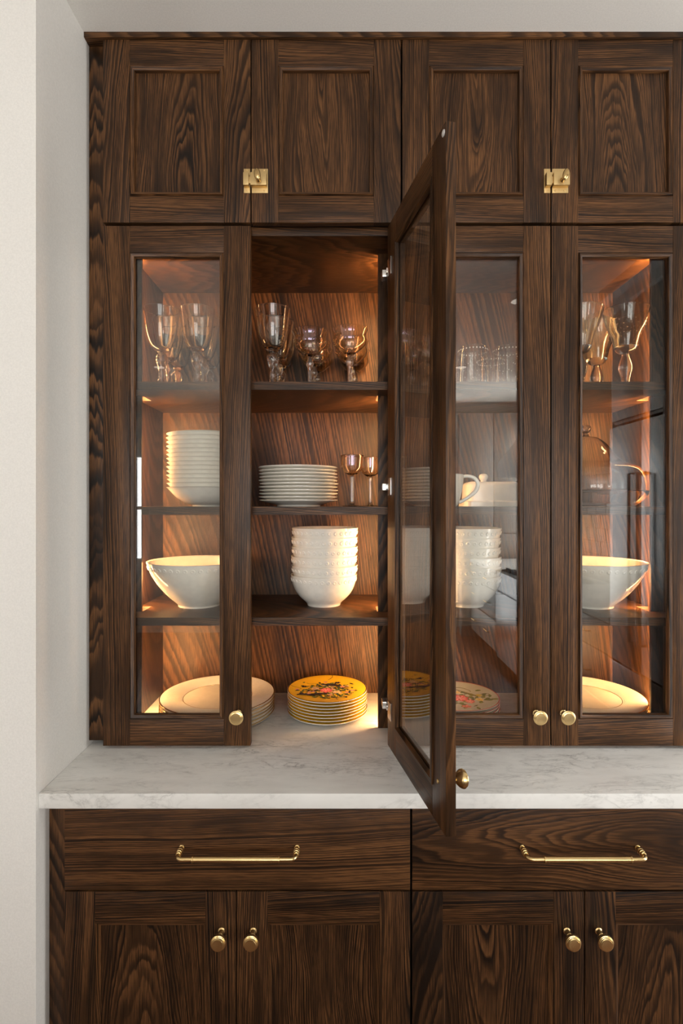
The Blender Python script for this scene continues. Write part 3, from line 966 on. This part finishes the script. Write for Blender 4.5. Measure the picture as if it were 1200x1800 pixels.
# plain white plates on the middle shelf
prof = plate_profile(0.1140, 0.062, 0.0040, 0.0094, 0.0040, 0.0195)
wp = mesh_obj('dinner_plate', lathe_mesh('dinner_plate', prof, 64), CERAMIC, None, smooth=35)
stack(wp, 11, 0.0094, px(525, 1.522), 1.522, S2, 'plain dinner plate, %s of the stack by the small wine glasses', 'plate', 'white dinner plates on the middle shelf', 0.0018, 12)

# soup bowls
def bowl_profile(R, rf, h, th, foot, pitch, pts):
    outer = smooth_prof(pts, 3)
    inner = [(max(0.0, r - th), z + th * 0.5) for r, z in outer if z + th * .5 > pitch][::-1]
    return [(0, foot), (rf - 0.006, foot), (rf - 0.004, 0), (rf, 0)] + outer + [(R - th * 0.3, h + 0.0006)] + inner[1:] + [(inner[-1][0] * 0.9, pitch), (0, pitch)]
bp = bowl_profile(0.118, 0.045, 0.055, 0.0032, 0.003, 0.0118, [(0.046, 0.004), (0.068, 0.012), (0.090, 0.0265), (0.104, 0.041), (0.113, 0.0515), (0.118, 0.055)])
sb = mesh_obj('soup_bowl', lathe_mesh('soup_bowl', bp, 64), CERAMIC, None, smooth=40)
bowls = stack(sb, 14, 0.0119, px(366, 1.55), 1.55, S2, 'white soup bowl, %s of the tall stack behind glass', 'bowl', 'white soup bowls in a tall stack', 0.0012, 21)

# beaded bowls: raised ring beads under the rim
def bead_band(name, n, rfun, z, ro, ri):
    bm = bmesh.new()
    for k in range(n):
        a = 2 * PI * k / n
        r, slope = rfun(z)
        nrm = Vector((math.cos(a) * math.cos(slope), math.sin(a) * math.cos(slope), -math.sin(slope)))
        c = Vector((r * math.cos(a), r * math.sin(a), z))
        u = Vector((-math.sin(a), math.cos(a), 0)); w = nrm.cross(u)
        rings = []
        for rad, hgt in ((ro, -0.0004), (ro * 0.86, 0.0013), (ro * 0.66, 0.0017), (ri, 0.0008)):
            rings.append([bm.verts.new(c + u * rad * math.cos(2 * PI * j / 10) + w * rad * math.sin(2 * PI * j / 10) + nrm * hgt) for j in range(10)])
        for A, B in zip(rings, rings[1:]):
            for j in range(10):
                bm.faces.new((A[j], A[(j + 1) % 10], B[(j + 1) % 10], B[j]))
        bm.faces.new(rings[-1])
        bm.faces.new(rings[0][::-1])
    return to_mesh(bm, name)

def beaded_bowl(name, R, rf, h, th, pitch, pts, nbead, zb, ro, segs=64):
    o = mesh_obj(name, lathe_mesh(name, bowl_profile(R, rf, h, th, 0.004, pitch, pts), segs), CERAMIC, None, smooth=40)
    outer = smooth_prof(pts, 3)
    def rf_(z):
        for (r0, z0), (r1, z1) in zip(outer, outer[1:]):
            if z0 <= z <= z1:
                return r0 + (r1 - r0) * (z - z0) / (z1 - z0), math.atan2(r1 - r0, z1 - z0)
        return outer[-1][0], 0.1
    b = mesh_obj('bead_band', bead_band('bead_band', nbead, rf_, zb, ro, ro * 0.35), CERAMIC, o, smooth=60)
    b['kind'] = 'stuff'
    return o
small_pts = [(0.050, 0.004), (0.054, 0.010), (0.070, 0.024), (0.084, 0.042), (0.0925, 0.062), (0.0965, 0.078), (0.0990, 0.0915)]
sbp = beaded_bowl('serving_bowl', 0.099, 0.049, 0.0915, 0.0028, 0.0277, small_pts, 34, 0.0775, 0.0062)
sbp2 = copy_tree(sbp)
stack(sbp, 6, 0.0277, px(570, 1.567), 1.567, S3, 'beaded white bowl, %s of the stack in the open cupboard', 'bowl', 'beaded white bowls in the open cupboard', 0.0016, 31)
stack(sbp2, 6, 0.0277, px(820, 1.56), 1.56, S3, 'beaded white bowl, %s of the stack beyond the open door', 'bowl', 'beaded white bowls right of the open door', 0.0016, 34)
big_pts = [(0.061, 0.005), (0.066, 0.010), (0.088, 0.030), (0.114, 0.060), (0.133, 0.090), (0.144, 0.115), (0.1495, 0.133)]
bb = beaded_bowl('salad_bowl', 0.1495, 0.061, 0.133, 0.0050, 0.010, big_pts, 44, 0.1165, 0.0068, 80)
bb.location = (px(350.5, 1.56), 1.56, S3)
tag(bb, 'wide white salad bowl with a beaded rim, behind the leftmost glass door', 'bowl', 'wide beaded salad bowls')
bb2 = copy_tree(bb)
bb2.location = (0.738, 1.55, S3)
bb2.rotation_euler = (0, 0, 0.3)
tag(bb2, 'wide white salad bowl with a beaded rim, under the glass cake dome', 'bowl', 'wide beaded salad bowls')

# ---- glasses
def shell(outer, th, hfloor, top_th=None):
    """closed glass shell from the outer bowl profile (base first)"""
    o = smooth_prof(outer, 4)
    tt = top_th or th * 0.6
    n = len(o)
    inner = []
    for i, (r, h) in enumerate(o):
        if h < hfloor: continue
        u = i / (n - 1)
        w = th * (1 - u) + tt * u
        inner.append((max(0.0005, r - w), h))
    inner = inner[::-1]
    mid = ((o[-1][0] + inner[0][0]) / 2, o[-1][1] + tt * 0.4)
    return [(0, o[0][1])] + o + [mid] + inner + [(inner[-1][0] * 0.5, hfloor - 0.0006), (0, hfloor - 0.001)]

def goblet(name, bowl, th, hfloor, stem, foot, mat, stem_mat, segs=40, stem_fun=None, fit=None):
    if fit:                                     # widen, stretch and lengthen the stem
        kr, kh, dh = fit
        bowl = [(r * kr, h * kh + dh) for r, h in bowl]
        stem = [stem[0]] + [(r * kr, h * kh + dh) for r, h in stem[1:]]
        hfloor = hfloor * kh + dh
    t = empty(name)
    mesh_obj('bowl', lathe_mesh('bowl', shell(bowl, th, hfloor), segs), mat, t, smooth=60)
    sp = smooth_prof(stem, 5)
    bm = lathe([(0, sp[0][1])] + sp + [(0, sp[-1][1])], 28)
    if stem_fun: stem_fun(bm)
    mesh_obj('stem', to_mesh(bm, 'stem'), stem_mat, t, smooth=60)
    R, hf = foot
    mesh_obj('foot', lathe_mesh('foot', [(0, 0), (R, 0), (R + 0.0004, 0.0008), (R - 0.001, 0.0018), (R * .6, 0.003), (stem[0][0] * 1.1, hf), (0, hf)], segs), mat, t, smooth=60)
    return t

def twist(bm):
    for v in bm.verts:
        r = math.hypot(v.co.x, v.co.y)
        if r > 1e-5:
            a = math.atan2(v.co.y, v.co.x)
            k = 1 + 0.045 * math.sin(5 * a + 260 * v.co.z) + 0.02 * math.sin(9 * a - 500 * v.co.z)
            v.co.x *= k; v.co.y *= k
def facet(bm):
    for v in bm.verts:
        r = math.hypot(v.co.x, v.co.y)
        if r > 1e-5:
            a = math.atan2(v.co.y, v.co.x)
            k = 1 + 0.06 * math.cos(6 * a)
            v.co.x *= k; v.co.y *= k

gob = goblet('water_goblet', [(0.010, 0.0985), (0.021, 0.1055), (0.031, 0.117), (0.0395, 0.139), (0.044, 0.163), (0.0470, 0.190), (0.0512, 0.217)], 0.0034, 0.108,
             [(0.0200, 0.0030), (0.0125, 0.014), (0.0090, 0.036), (0.0110, 0.055), (0.0165, 0.074), (0.0175, 0.083), (0.0130, 0.092), (0.0105, 0.0955), (0.0120, 0.0985)], (0.040, 0.0035), G_CLEAR, G_STEM, 44, twist, (0.975, 1.0205, 0.0066))
COLN = ['leftmost column', 'second column from the left', 'third column from the left', 'fourth column, in the open cupboard']
rows = [
    [(-0.5120, 1.490), (-0.5260, 1.588), (-0.5300, 1.686)],
    [(-0.4110, 1.490), (-0.4190, 1.588), (-0.4280, 1.686)],
    [(-0.3030, 1.490)],
    [(-0.1945, 1.485), (-0.1930, 1.585), (-0.1960, 1.685)]]
first = True
for ci, colm in enumerate(rows):
    for ri, (x, y) in enumerate(colm):
        o = gob if first else copy_tree(gob)
        first = False
        o.location = (x, y, S1)
        o.rotation_euler = (0, 0, 0.7 * ri + ci)
        if ci == 2:
            lab = 'clear goblet with crackled stem, half hidden by the stile left of the open cupboard'
        else:
            lab = 'clear goblet with crackled stem, %s row of the %s' % (('front', 'middle', 'rear')[ri], COLN[ci])
        tag(o, lab, 'glass', 'crackle-stemmed goblets on the top shelf')

coupe = goblet('champagne_coupe', [(0.006, 0.096), (0.012, 0.099), (0.030, 0.1105), (0.0445, 0.126), (0.0480, 0.138), (0.0455, 0.1495), (0.0470, 0.158), (0.0512, 0.168)], 0.0024, 0.101,
               [(0.0120, 0.0025), (0.0062, 0.010), (0.0054, 0.040), (0.0058, 0.060), (0.0092, 0.072), (0.0098, 0.080), (0.0072, 0.091), (0.0062, 0.0962)], (0.036, 0.003), G_IRID, G_CLEAR, 44, facet)
first = True
for ci, colm in enumerate([[(-0.0900, 1.495), (-0.0840, 1.600), (-0.078, 1.684)], [(0.0228, 1.480), (0.0300, 1.585), (0.040, 1.684)]]):
    for ri, (x, y) in enumerate(colm):
        o = coupe if first else copy_tree(coupe)
        first = False
        o.location = (x, y, S1)
        tag(o, 'amber iridescent coupe, %s of the %s row in the open cupboard' % (('front', 'middle', 'rear')[ri], ('left-hand', 'right-hand')[ci]), 'glass', 'iridescent coupes on the top shelf')

wine = goblet('wine_glass', [(0.0050, 0.0880), (0.0120, 0.0915), (0.0240, 0.1000), (0.0305, 0.1130), (0.0318, 0.1280), (0.0335, 0.1456)], 0.0020, 0.0935,
              [(0.0100, 0.0025), (0.0058, 0.008), (0.0048, 0.020), (0.0052, 0.060), (0.0058, 0.080), (0.0052, 0.0882)], (0.0275, 0.003), G_IRID, G_CLEAR, 36, facet)
wine.location = (px(618.5, 1.50), 1.50, S2)
tag(wine, 'small amber wine glass next to the white plates on the middle shelf', 'glass', 'small amber wine glasses')
w2 = copy_tree(wine)
w2.location = (px(650.5, 1.582), 1.582, S2)
tag(w2, 'small amber wine glass behind its twin, beside the cupboard side', 'glass', 'small amber wine glasses')

# bubble goblets, faintly green
gg_bowl = [(0.0095, 0.0945), (0.0200, 0.0990), (0.0280, 0.1085), (0.0315, 0.1220), (0.0375, 0.1460), (0.0480, 0.1695), (0.0555, 0.1930), (0.0615, 0.2170)]
gg = goblet('bubble_goblet', gg_bowl, 0.0044, 0.114,
            [(0.0180, 0.0030), (0.0120, 0.013), (0.0112, 0.022), (0.0150, 0.038), (0.0185, 0.056), (0.0150, 0.074), (0.0100, 0.088), (0.0098, 0.0948)], (0.040, 0.0035), G_GREEN, G_CLEAR, 48, None, (1.015, 1.0274, 0.0089))
def bubbles(o_prof):
    bm = bmesh.new()
    sp = smooth_prof(o_prof, 6)
    for j in range(7):
        z = 0.128 + 0.0108 * j
        r = 0.03
        for (r0, z0), (r1, z1) in zip(sp, sp[1:]):
            if z0 <= z <= z1: r = r0 + (r1 - r0) * (z - z0) / max(1e-6, z1 - z0)
        n = 16
        for k in range(n):
            a = 2 * PI * (k + 0.5 * (j % 2)) / n
            ret = bmesh.ops.create_icosphere(bm, subdivisions=1, radius=0.00125 + 0.0001 * j)
            bmesh.ops.translate(bm, verts=ret['verts'], vec=((r + 0.0002) * math.cos(a), (r + 0.0002) * math.sin(a), z))
    return to_mesh(bm, 'bubbles')
bbm = mesh_obj('bubbles', bubbles([(r * 1.015, h * 1.0274 + 0.0089) for r, h in gg_bowl]), G_CLEAR, gg, smooth=80)
bbm['kind'] = 'stuff'
for i, (x, y, lab) in enumerate([(0.8140, 1.500, 'pale green bubble goblet with a flared bowl, rightmost of the three goblets'),
                                 (0.6840, 1.500, 'pale green bubble goblet half hidden by the door stile, leftmost of three'),
                                 (0.7920, 1.626, 'pale green bubble goblet standing behind the other two')]):
    o = gg if i == 0 else copy_tree(gg)
    o.location = (x, y, S1)
    tag(o, lab, 'glass', 'bubble goblets on the top shelf')

# etched tumblers
def tumbler():
    outer = [(0.0440, 0.0), (0.0478, 0.003), (0.0482, 0.020), (0.0468, 0.050), (0.0440, 0.085), (0.0418, 0.102), (0.0398, 0.1140)]
    o = mesh_obj('tumbler', lathe_mesh('tumbler', shell(outer, 0.0030, 0.008), 44), G_CLEAR, None, smooth=60)
    bm = bmesh.new()
    sp = smooth_prof(outer, 6)
    for z, n, rad in ((0.1045, 28, 0.0019), (0.0780, 12, 0.0010), (0.0600, 12, 0.0010), (0.0420, 12, 0.0010)):
        r = 0.045
        for (r0, z0), (r1, z1) in zip(sp, sp[1:]):
            if z0 <= z <= z1: r = r0 + (r1 - r0) * (z - z0) / max(1e-6, z1 - z0)
        for k in range(n):
            a = 2 * PI * (k + (0.5 if int(z * 1000) % 4 else 0)) / n
            nrm = Vector((math.cos(a), math.sin(a), 0.08)); u = Vector((-math.sin(a), math.cos(a), 0)); w = nrm.cross(u)
            c = Vector((r * math.cos(a), r * math.sin(a), z)) + nrm * 0.0003
            bm.faces.new([bm.verts.new(c + u * rad * math.cos(2 * PI * j / 10) + w * rad * 1.15 * math.sin(2 * PI * j / 10)) for j in range(10)])
    d = mesh_obj('etched_dots', to_mesh(bm, 'etched_dots'), G_DOT, o)
    d['kind'] = 'stuff'
    return o
tm = tumbler()
for i, (x, y, lab) in enumerate([(px(831, 1.47), 1.47, 'etched clear tumbler nearest the open door on the top shelf'),
                                 (px(892.5, 1.47), 1.47, 'etched clear tumbler beside the stile, second from the open door'),
                                 (px(862, 1.585), 1.585, 'etched clear tumbler standing behind the gap between two others')]):
    o = tm if i == 0 else copy_tree(tm)
    o.location = (x, y, S1)
    tag(o, lab, 'glass', 'etched tumblers on the top shelf')
tall = mesh_obj('tall_glass', lathe_mesh('tall_glass', shell([(0.026, 0.0), (0.029, 0.003), (0.0305, 0.03), (0.035, 0.11), (0.0405, 0.18), (0.0455, 0.224)], 0.0026, 0.012), 44), G_CLEAR, None, smooth=60)
tall.location = (px(926, 1.60), 1.60, S1)
tag(tall, 'tall flared clear glass mostly hidden by the stile, behind the etched tumblers', 'glass')

# glass cake dish with bell dome
ck = empty('cake_dome', (0.728, 1.560, S2))
dish = [(0, 0.0), (0.115, 0.0), (0.130, 0.003), (0.150, 0.016), (0.162, 0.034), (0.1645, 0.044), (0.1620, 0.0458), (0.150, 0.0450), (0.147, 0.040), (0.135, 0.020), (0.118, 0.009), (0, 0.008)]
mesh_obj('dish', lathe_mesh('dish', dish, 72), G_CLEAR, ck, smooth=50)
dome_o = smooth_prof([(0.1570, 0.0468), (0.1580, 0.060), (0.1530, 0.090), (0.1430, 0.110), (0.1280, 0.1195), (0.1020, 0.1300), (0.0800, 0.1480), (0.0690, 0.1650), (0.0540, 0.1850), (0.0330, 0.2020), (0.0120, 0.2075)], 4)
dome_i = [(max(0.0, r - 0.0026), h - 0.0014) for r, h in dome_o][::-1]
dome_i[-1] = (0.1545, 0.0468)
mesh_obj('dome', lathe_mesh('dome', dome_o + [(0, 0.208)], 72), None, ck) if False else None
bm = lathe([(0, 0.2078)] + dome_o[::-1] + dome_i[::-1] + [(0, 0.2052)], 72)
mesh_obj('dome', to_mesh(bm, 'dome'), G_CLEAR, ck, smooth=50)
kp = smooth_prof([(0.011, 0.2070), (0.0075, 0.2130), (0.0080, 0.2190), (0.0130, 0.2260), (0.0150, 0.2320), (0.0125, 0.2385), (0.0060, 0.2415)], 4)
mesh_obj('dome_knob', lathe_mesh('dome_knob', [(0, 0.2070)] + kp + [(0, 0.2418)], 32), G_CLEAR, ck, smooth=60)
tag(ck, 'clear glass cake dish under a bell dome with a round knob', 'cake dome')

# white mug with a large loop handle
mug = empty('mug', (px(781, 1.465), 1.465, S2))
mo = smooth_prof([(0.034, 0.0), (0.037, 0.004), (0.0425, 0.020), (0.0480, 0.045), (0.0515, 0.070), (0.0525, 0.0885)], 4)
mi = [(max(0.001, r - 0.0035), h) for r, h in mo if h > 0.007][::-1]
mesh_obj('cup', lathe_mesh('cup', [(0, 0)] + mo + [(0.0508, 0.0895)] + mi + [(0.02, 0.006), (0, 0.006)], 48), CERAMIC, mug, smooth=50)
bm = bmesh.new()
pts = smooth_prof([(0.0490, 0.0835), (0.0640, 0.0850), (0.0830, 0.0800), (0.0935, 0.0640), (0.0880, 0.0450), (0.0720, 0.0300), (0.0560, 0.0190), (0.0410, 0.0110)], 5)
tube(bm, [(x, 0, z) for x, z in pts], [0.0042 + 0.0012 * math.sin(PI * i / (len(pts) - 1)) for i in range(len(pts))], 12)
mesh_obj('handle', to_mesh(bm, 'handle'), CERAMIC, mug, smooth=60)
tag(mug, 'white mug with a big loop handle, in front of the covered butter dish', 'mug')

# covered butter dish
bd = empty('butter_dish', (px(861.5, 1.60), 1.60, S2))
def rounded_block(w, d, h, rad, top, z0, taper=1.0):
    bm = bmesh.new()
    bm_box(bm, -w / 2, w / 2, -d / 2, d / 2, z0, z0 + h)
    for v in bm.verts:
        if v.co.z > z0 + h / 2: v.co.x *= taper; v.co.y *= taper
    ve = [e for e in bm.edges if abs(e.verts[0].co.z - e.verts[1].co.z) > h / 2]
    bmesh.ops.bevel(bm, geom=ve, offset=rad, segments=6, profile=0.5, affect='EDGES')
    te = [e for e in bm.edges if all(v.co.z > z0 + h * 0.98 for v in e.verts)]
    bmesh.ops.bevel(bm, geom=te, offset=top, segments=5, profile=0.5, affect='EDGES')
    return bm
mesh_obj('tray', to_mesh(rounded_block(0.178, 0.110, 0.0165, 0.022, 0.004, 0.0), 'tray'), CERAMIC, bd, smooth=40)
mesh_obj('lid', to_mesh(rounded_block(0.163, 0.094, 0.058, 0.022, 0.013, 0.0165, 0.965), 'lid'), CERAMIC, bd, smooth=40)
kb = mesh_obj('lid_knob', lathe_mesh('lid_knob', [(0, 0)] + smooth_prof([(0.0095, 0), (0.0088, 0.004), (0.0125, 0.010), (0.0138, 0.016), (0.0110, 0.0225), (0.0050, 0.0255)], 4) + [(0, 0.0258)], 28), CERAMIC, bd, smooth=60)
kb.location = (-0.021, 0, 0.0742)
tag(bd, 'white covered butter dish with a round knob, behind the mug', 'butter dish')

# ------------------------------------------------------------------ kitchen across the room, seen in the glass
KX = 1.52
def shaker(parent, y0, y1, z0, z1, name, handle=None):
    f = plain_box(name, parent, (KX - 0.02, KX, y0, y1, z0, z1), TAUPE, 0.002)
    plain_box('panel', f, (KX - 0.0215, KX - 0.0195, y0 + 0.055, y1 - 0.055, z0 + 0.05, z1 - 0.05), TAUPE, 0.0008)
    if handle:
        ym = (y0 + y1) / 2
        bm = bmesh.new()
        tube(bm, [(KX - 0.02, ym - 0.07, handle), (KX - 0.05, ym - 0.07, handle), (KX - 0.05, ym + 0.07, handle), (KX - 0.02, ym + 0.07, handle)], 0.005, 8)
        mesh_obj('pull_handle', to_mesh(bm, 'pull_handle'), BRASS, f, smooth=50)
units = [(-0.22, -0.82), (-0.82, -1.42), (-2.36, -2.96), (-2.96, -3.38)]
for i, (ya, yb) in enumerate(units):
    t = empty('kitchen_cabinet', (0, 0, 0))
    y0, y1 = yb + 0.002, ya - 0.002
    plain_box('carcass', t, (KX + 0.001, RX - 0.002, y0, y1, 0.10, 0.88), TAUPE)
    for z0, z1 in ((0.70, 0.87), (0.41, 0.69), (0.11, 0.40)):
        shaker(t, y0 + 0.002, y1 - 0.002, z0, z1, 'drawer', (z0 + z1) / 2)
    tag(t, ('taupe drawer unit beside the fridge, reflected in the glass', 'taupe drawer unit on the fridge side of the range, reflected',
            'taupe drawer unit on the window side of the range, reflected', 'taupe drawer unit in the far corner by the windows, reflected')[i], 'cabinet', 'taupe kitchen drawer units')
for (ya, yb, lab) in ((-0.22, -1.42, 'pale kitchen worktop between fridge and range, reflected in the glass'), (-2.36, -3.38, 'pale kitchen worktop between range and windows, reflected in the glass')):
    tag(plain_box('worktop', None, (KX - 0.03, RX - 0.002, yb, ya, 0.8805, 0.915), MARBLE, 0.003), lab, 'countertop')
# island added behind the camera: shades the base doors, bounces light to the ceiling
isl = empty('added_island', (0, 0, 0))
plain_box('body', isl, (-0.68, 0.68, -1.95, -0.80, 0.08, 0.88), TAUPE, 0.003)
plain_box('toe_kick', isl, (-0.62, 0.62, -1.90, -0.86, 0.0, 0.08), DARK)
for xa, xb in ((-0.66, -0.01), (0.01, 0.66)):
    f = plain_box('door', isl, (xa, xb, -0.80, -0.78, 0.10, 0.87), TAUPE, 0.002)
    plain_box('panel', f, (xa + 0.06, xb - 0.06, -0.781, -0.778, 0.16, 0.81), TAUPE, 0.0008)
tag(isl, 'taupe kitchen island added unseen behind the viewer to block and bounce light', 'kitchen island')
tag(plain_box('worktop', None, (-0.73, 0.73, -2.0, -0.74, 0.8805, 0.92), MARBLE, 0.003), 'white marble top of the added, unseen island behind the viewer', 'countertop')
# tall pantry added in the far corner to darken the bright reflection there
pn = empty('added_pantry', (0, 0, 0))
plain_box('carcass', pn, (1.40, RX - 0.002, BACK_Y + 0.002, -3.42, 0.0, 2.62), TAUPE)
for xa, xb in ((1.405, 1.77), (1.775, 2.14)):
    for za, zb in ((0.1, 1.2), (1.21, 2.61)):
        f = plain_box('door', pn, (xa, xb, -3.42, -3.40, za, zb), TAUPE, 0.002)
        plain_box('panel', f, (xa + 0.06, xb - 0.06, -3.401, -3.398, za + 0.06, zb - 0.06), TAUPE, 0.0008)
tag(pn, 'tall taupe pantry cabinet added in the far corner to darken the glass reflection', 'cabinet')
# range
rg = empty('kitchen_range', (0, 0, 0))
plain_box('body', rg, (KX - 0.02, RX - 0.002, -2.355, -1.425, 0.08, 0.90), STAINLESS, 0.004)
plain_box('oven_door', rg, (KX - 0.04, KX - 0.021, -2.33, -1.45, 0.18, 0.72), STAINLESS, 0.004)
for y in (-2.2, -1.89, -1.58):
    bm = bmesh.new()
    for k in range(5):
        bm_box(bm, KX + 0.06 + 0.1 * k, KX + 0.075 + 0.1 * k, y - 0.13, y + 0.13, 0.90, 0.935)
    bm_box(bm, KX + 0.05, KX + 0.48, y - 0.008, y + 0.008, 0.90, 0.932)
    mesh_obj('burner_grate', to_mesh(bm, 'burner_grate'), IRON, rg)
tag(rg, 'stainless range with black burner grates, reflected in the glass', 'stove')
# hood with a curved skirt
bm = bmesh.new()
pr_ = smooth_prof([(0.62, 1.80), (0.62, 1.95), (0.50, 2.10), (0.38, 2.30), (0.32, 2.52), (0.32, CEIL - 0.01)], 4)
ra = [bm.verts.new((RX - 0.002 - d, -2.40, z)) for d, z in pr_] + [bm.verts.new((RX - 0.002, -2.40, CEIL - 0.01)), bm.verts.new((RX - 0.002, -2.40, 1.80))]
rb = [bm.verts.new((v.co.x, -1.38, v.co.z)) for v in ra]
n = len(ra)
bm.faces.new(ra); bm.faces.new(rb[::-1])
for i in range(n): bm.faces.new((ra[i], rb[i], rb[(i + 1) % n], ra[(i + 1) % n]))
tag(mesh_obj('range_hood', to_mesh(bm, 'range_hood'), WALL, None, smooth=30), 'plaster range hood with a curved front, reflected in the glass', 'hood')
# tiled splashback behind the worktop
spl = tag(plain_box('splashback', None, (RX - 0.012, RX - 0.001, -2.29, -0.22, 0.916, 1.795), TILE), 'brown glazed tile splashback, reflected in the glass', 'splashback')
tb = None
for r in range(8):
    for c in range(12):
        y = -2.17 + 0.16 * c + (0.08 if r % 2 else 0)
        if tb is None:
            tb = plain_box('tile', spl, (RX - 0.017, RX - 0.0115, -0.077, 0.077, -0.051, 0.051), TILE, 0.002, segs=1)
            q = tb
        else:
            q = tb.copy(); COL.objects.link(q)
        q.location = (0, y, 0.972 + 0.108 * r)
# fridge and the cupboard over it
fr = empty('refrigerator', (0, 0, 0))
plain_box('body', fr, (KX + 0.01, RX - 0.002, -0.215, 0.40, 0.02, 1.97), STAINLESS, 0.004)
for y0, y1 in ((-0.21, 0.09), (0.095, 0.395)):
    f = plain_box('door', fr, (KX - 0.03, KX + 0.009, y0, y1, 0.70, 1.965), STAINLESS, 0.006)
plain_box('freezer_drawer', fr, (KX - 0.03, KX + 0.009, -0.21, 0.395, 0.06, 0.69), STAINLESS, 0.006)
for y in (0.055, 0.13):
    bm = bmesh.new()
    tube(bm, [(KX - 0.03, y, 0.85), (KX - 0.07, y, 0.85), (KX - 0.07, y, 1.70), (KX - 0.03, y, 1.70)], 0.009, 10)
    mesh_obj('door_handle', to_mesh(bm, 'door_handle'), STAINLESS, fr, smooth=50)
tag(fr, 'tall stainless refrigerator reflected in the right-hand glass door', 'refrigerator')
oc = empty('kitchen_cabinet', (0, 0, 0))
plain_box('carcass', oc, (KX + 0.001, RX - 0.002, -0.215, 0.40, 1.985, 2.60), TAUPE)
shaker(oc, -0.21, 0.09, 2.0, 2.59, 'door'); shaker(oc, 0.094, 0.395, 2.0, 2.59, 'door')
bm = bmesh.new()
pr_ = [(0.0, 2.60), (0.02, 2.62), (0.035, 2.66), (0.06, 2.69), (0.065, CEIL - 0.004), (-0.1, CEIL - 0.004), (-0.1, 2.60)]
ra = [bm.verts.new((KX - d, -0.26, z)) for d, z in pr_]; rb = [bm.verts.new((KX - d, 0.40, z)) for d, z in pr_]
n = len(ra); bm.faces.new(ra); bm.faces.new(rb[::-1])
for i in range(n): bm.faces.new((ra[i], rb[i], rb[(i + 1) % n], ra[(i + 1) % n]))
mesh_obj('crown_moulding', to_mesh(bm, 'crown_moulding'), TAUPE, oc)
tag(oc, 'taupe cupboard above the refrigerator with a crown moulding, reflected', 'cabinet')
# recessed ceiling lights
dl = None
for i, (x, y) in enumerate([(1.05, -1.9), (1.05, -0.4), (-1.6, -1.9)]):
    if dl is None:
        dl = empty('ceiling_light', (x, y, CEIL))
        mesh_obj('trim_ring', lathe_mesh('trim_ring', [(0.045, -0.001), (0.065, -0.001), (0.067, -0.004), (0.060, -0.006), (0.045, -0.004)], 32), WHITE, dl, smooth=50)
        mesh_obj('lens', lathe_mesh('lens', [(0, -0.0005), (0.045, -0.0005), (0.045, -0.0025), (0, -0.0025)], 32), LAMP, dl)
        o = dl
    else:
        o = copy_tree(dl); o.location = (x, y, CEIL)
    tag(o, ('round recessed ceiling light over the aisle near the range', 'round recessed ceiling light over the aisle near the fridge', 'round recessed ceiling light on the dining side')[i], 'light', 'recessed ceiling lights')
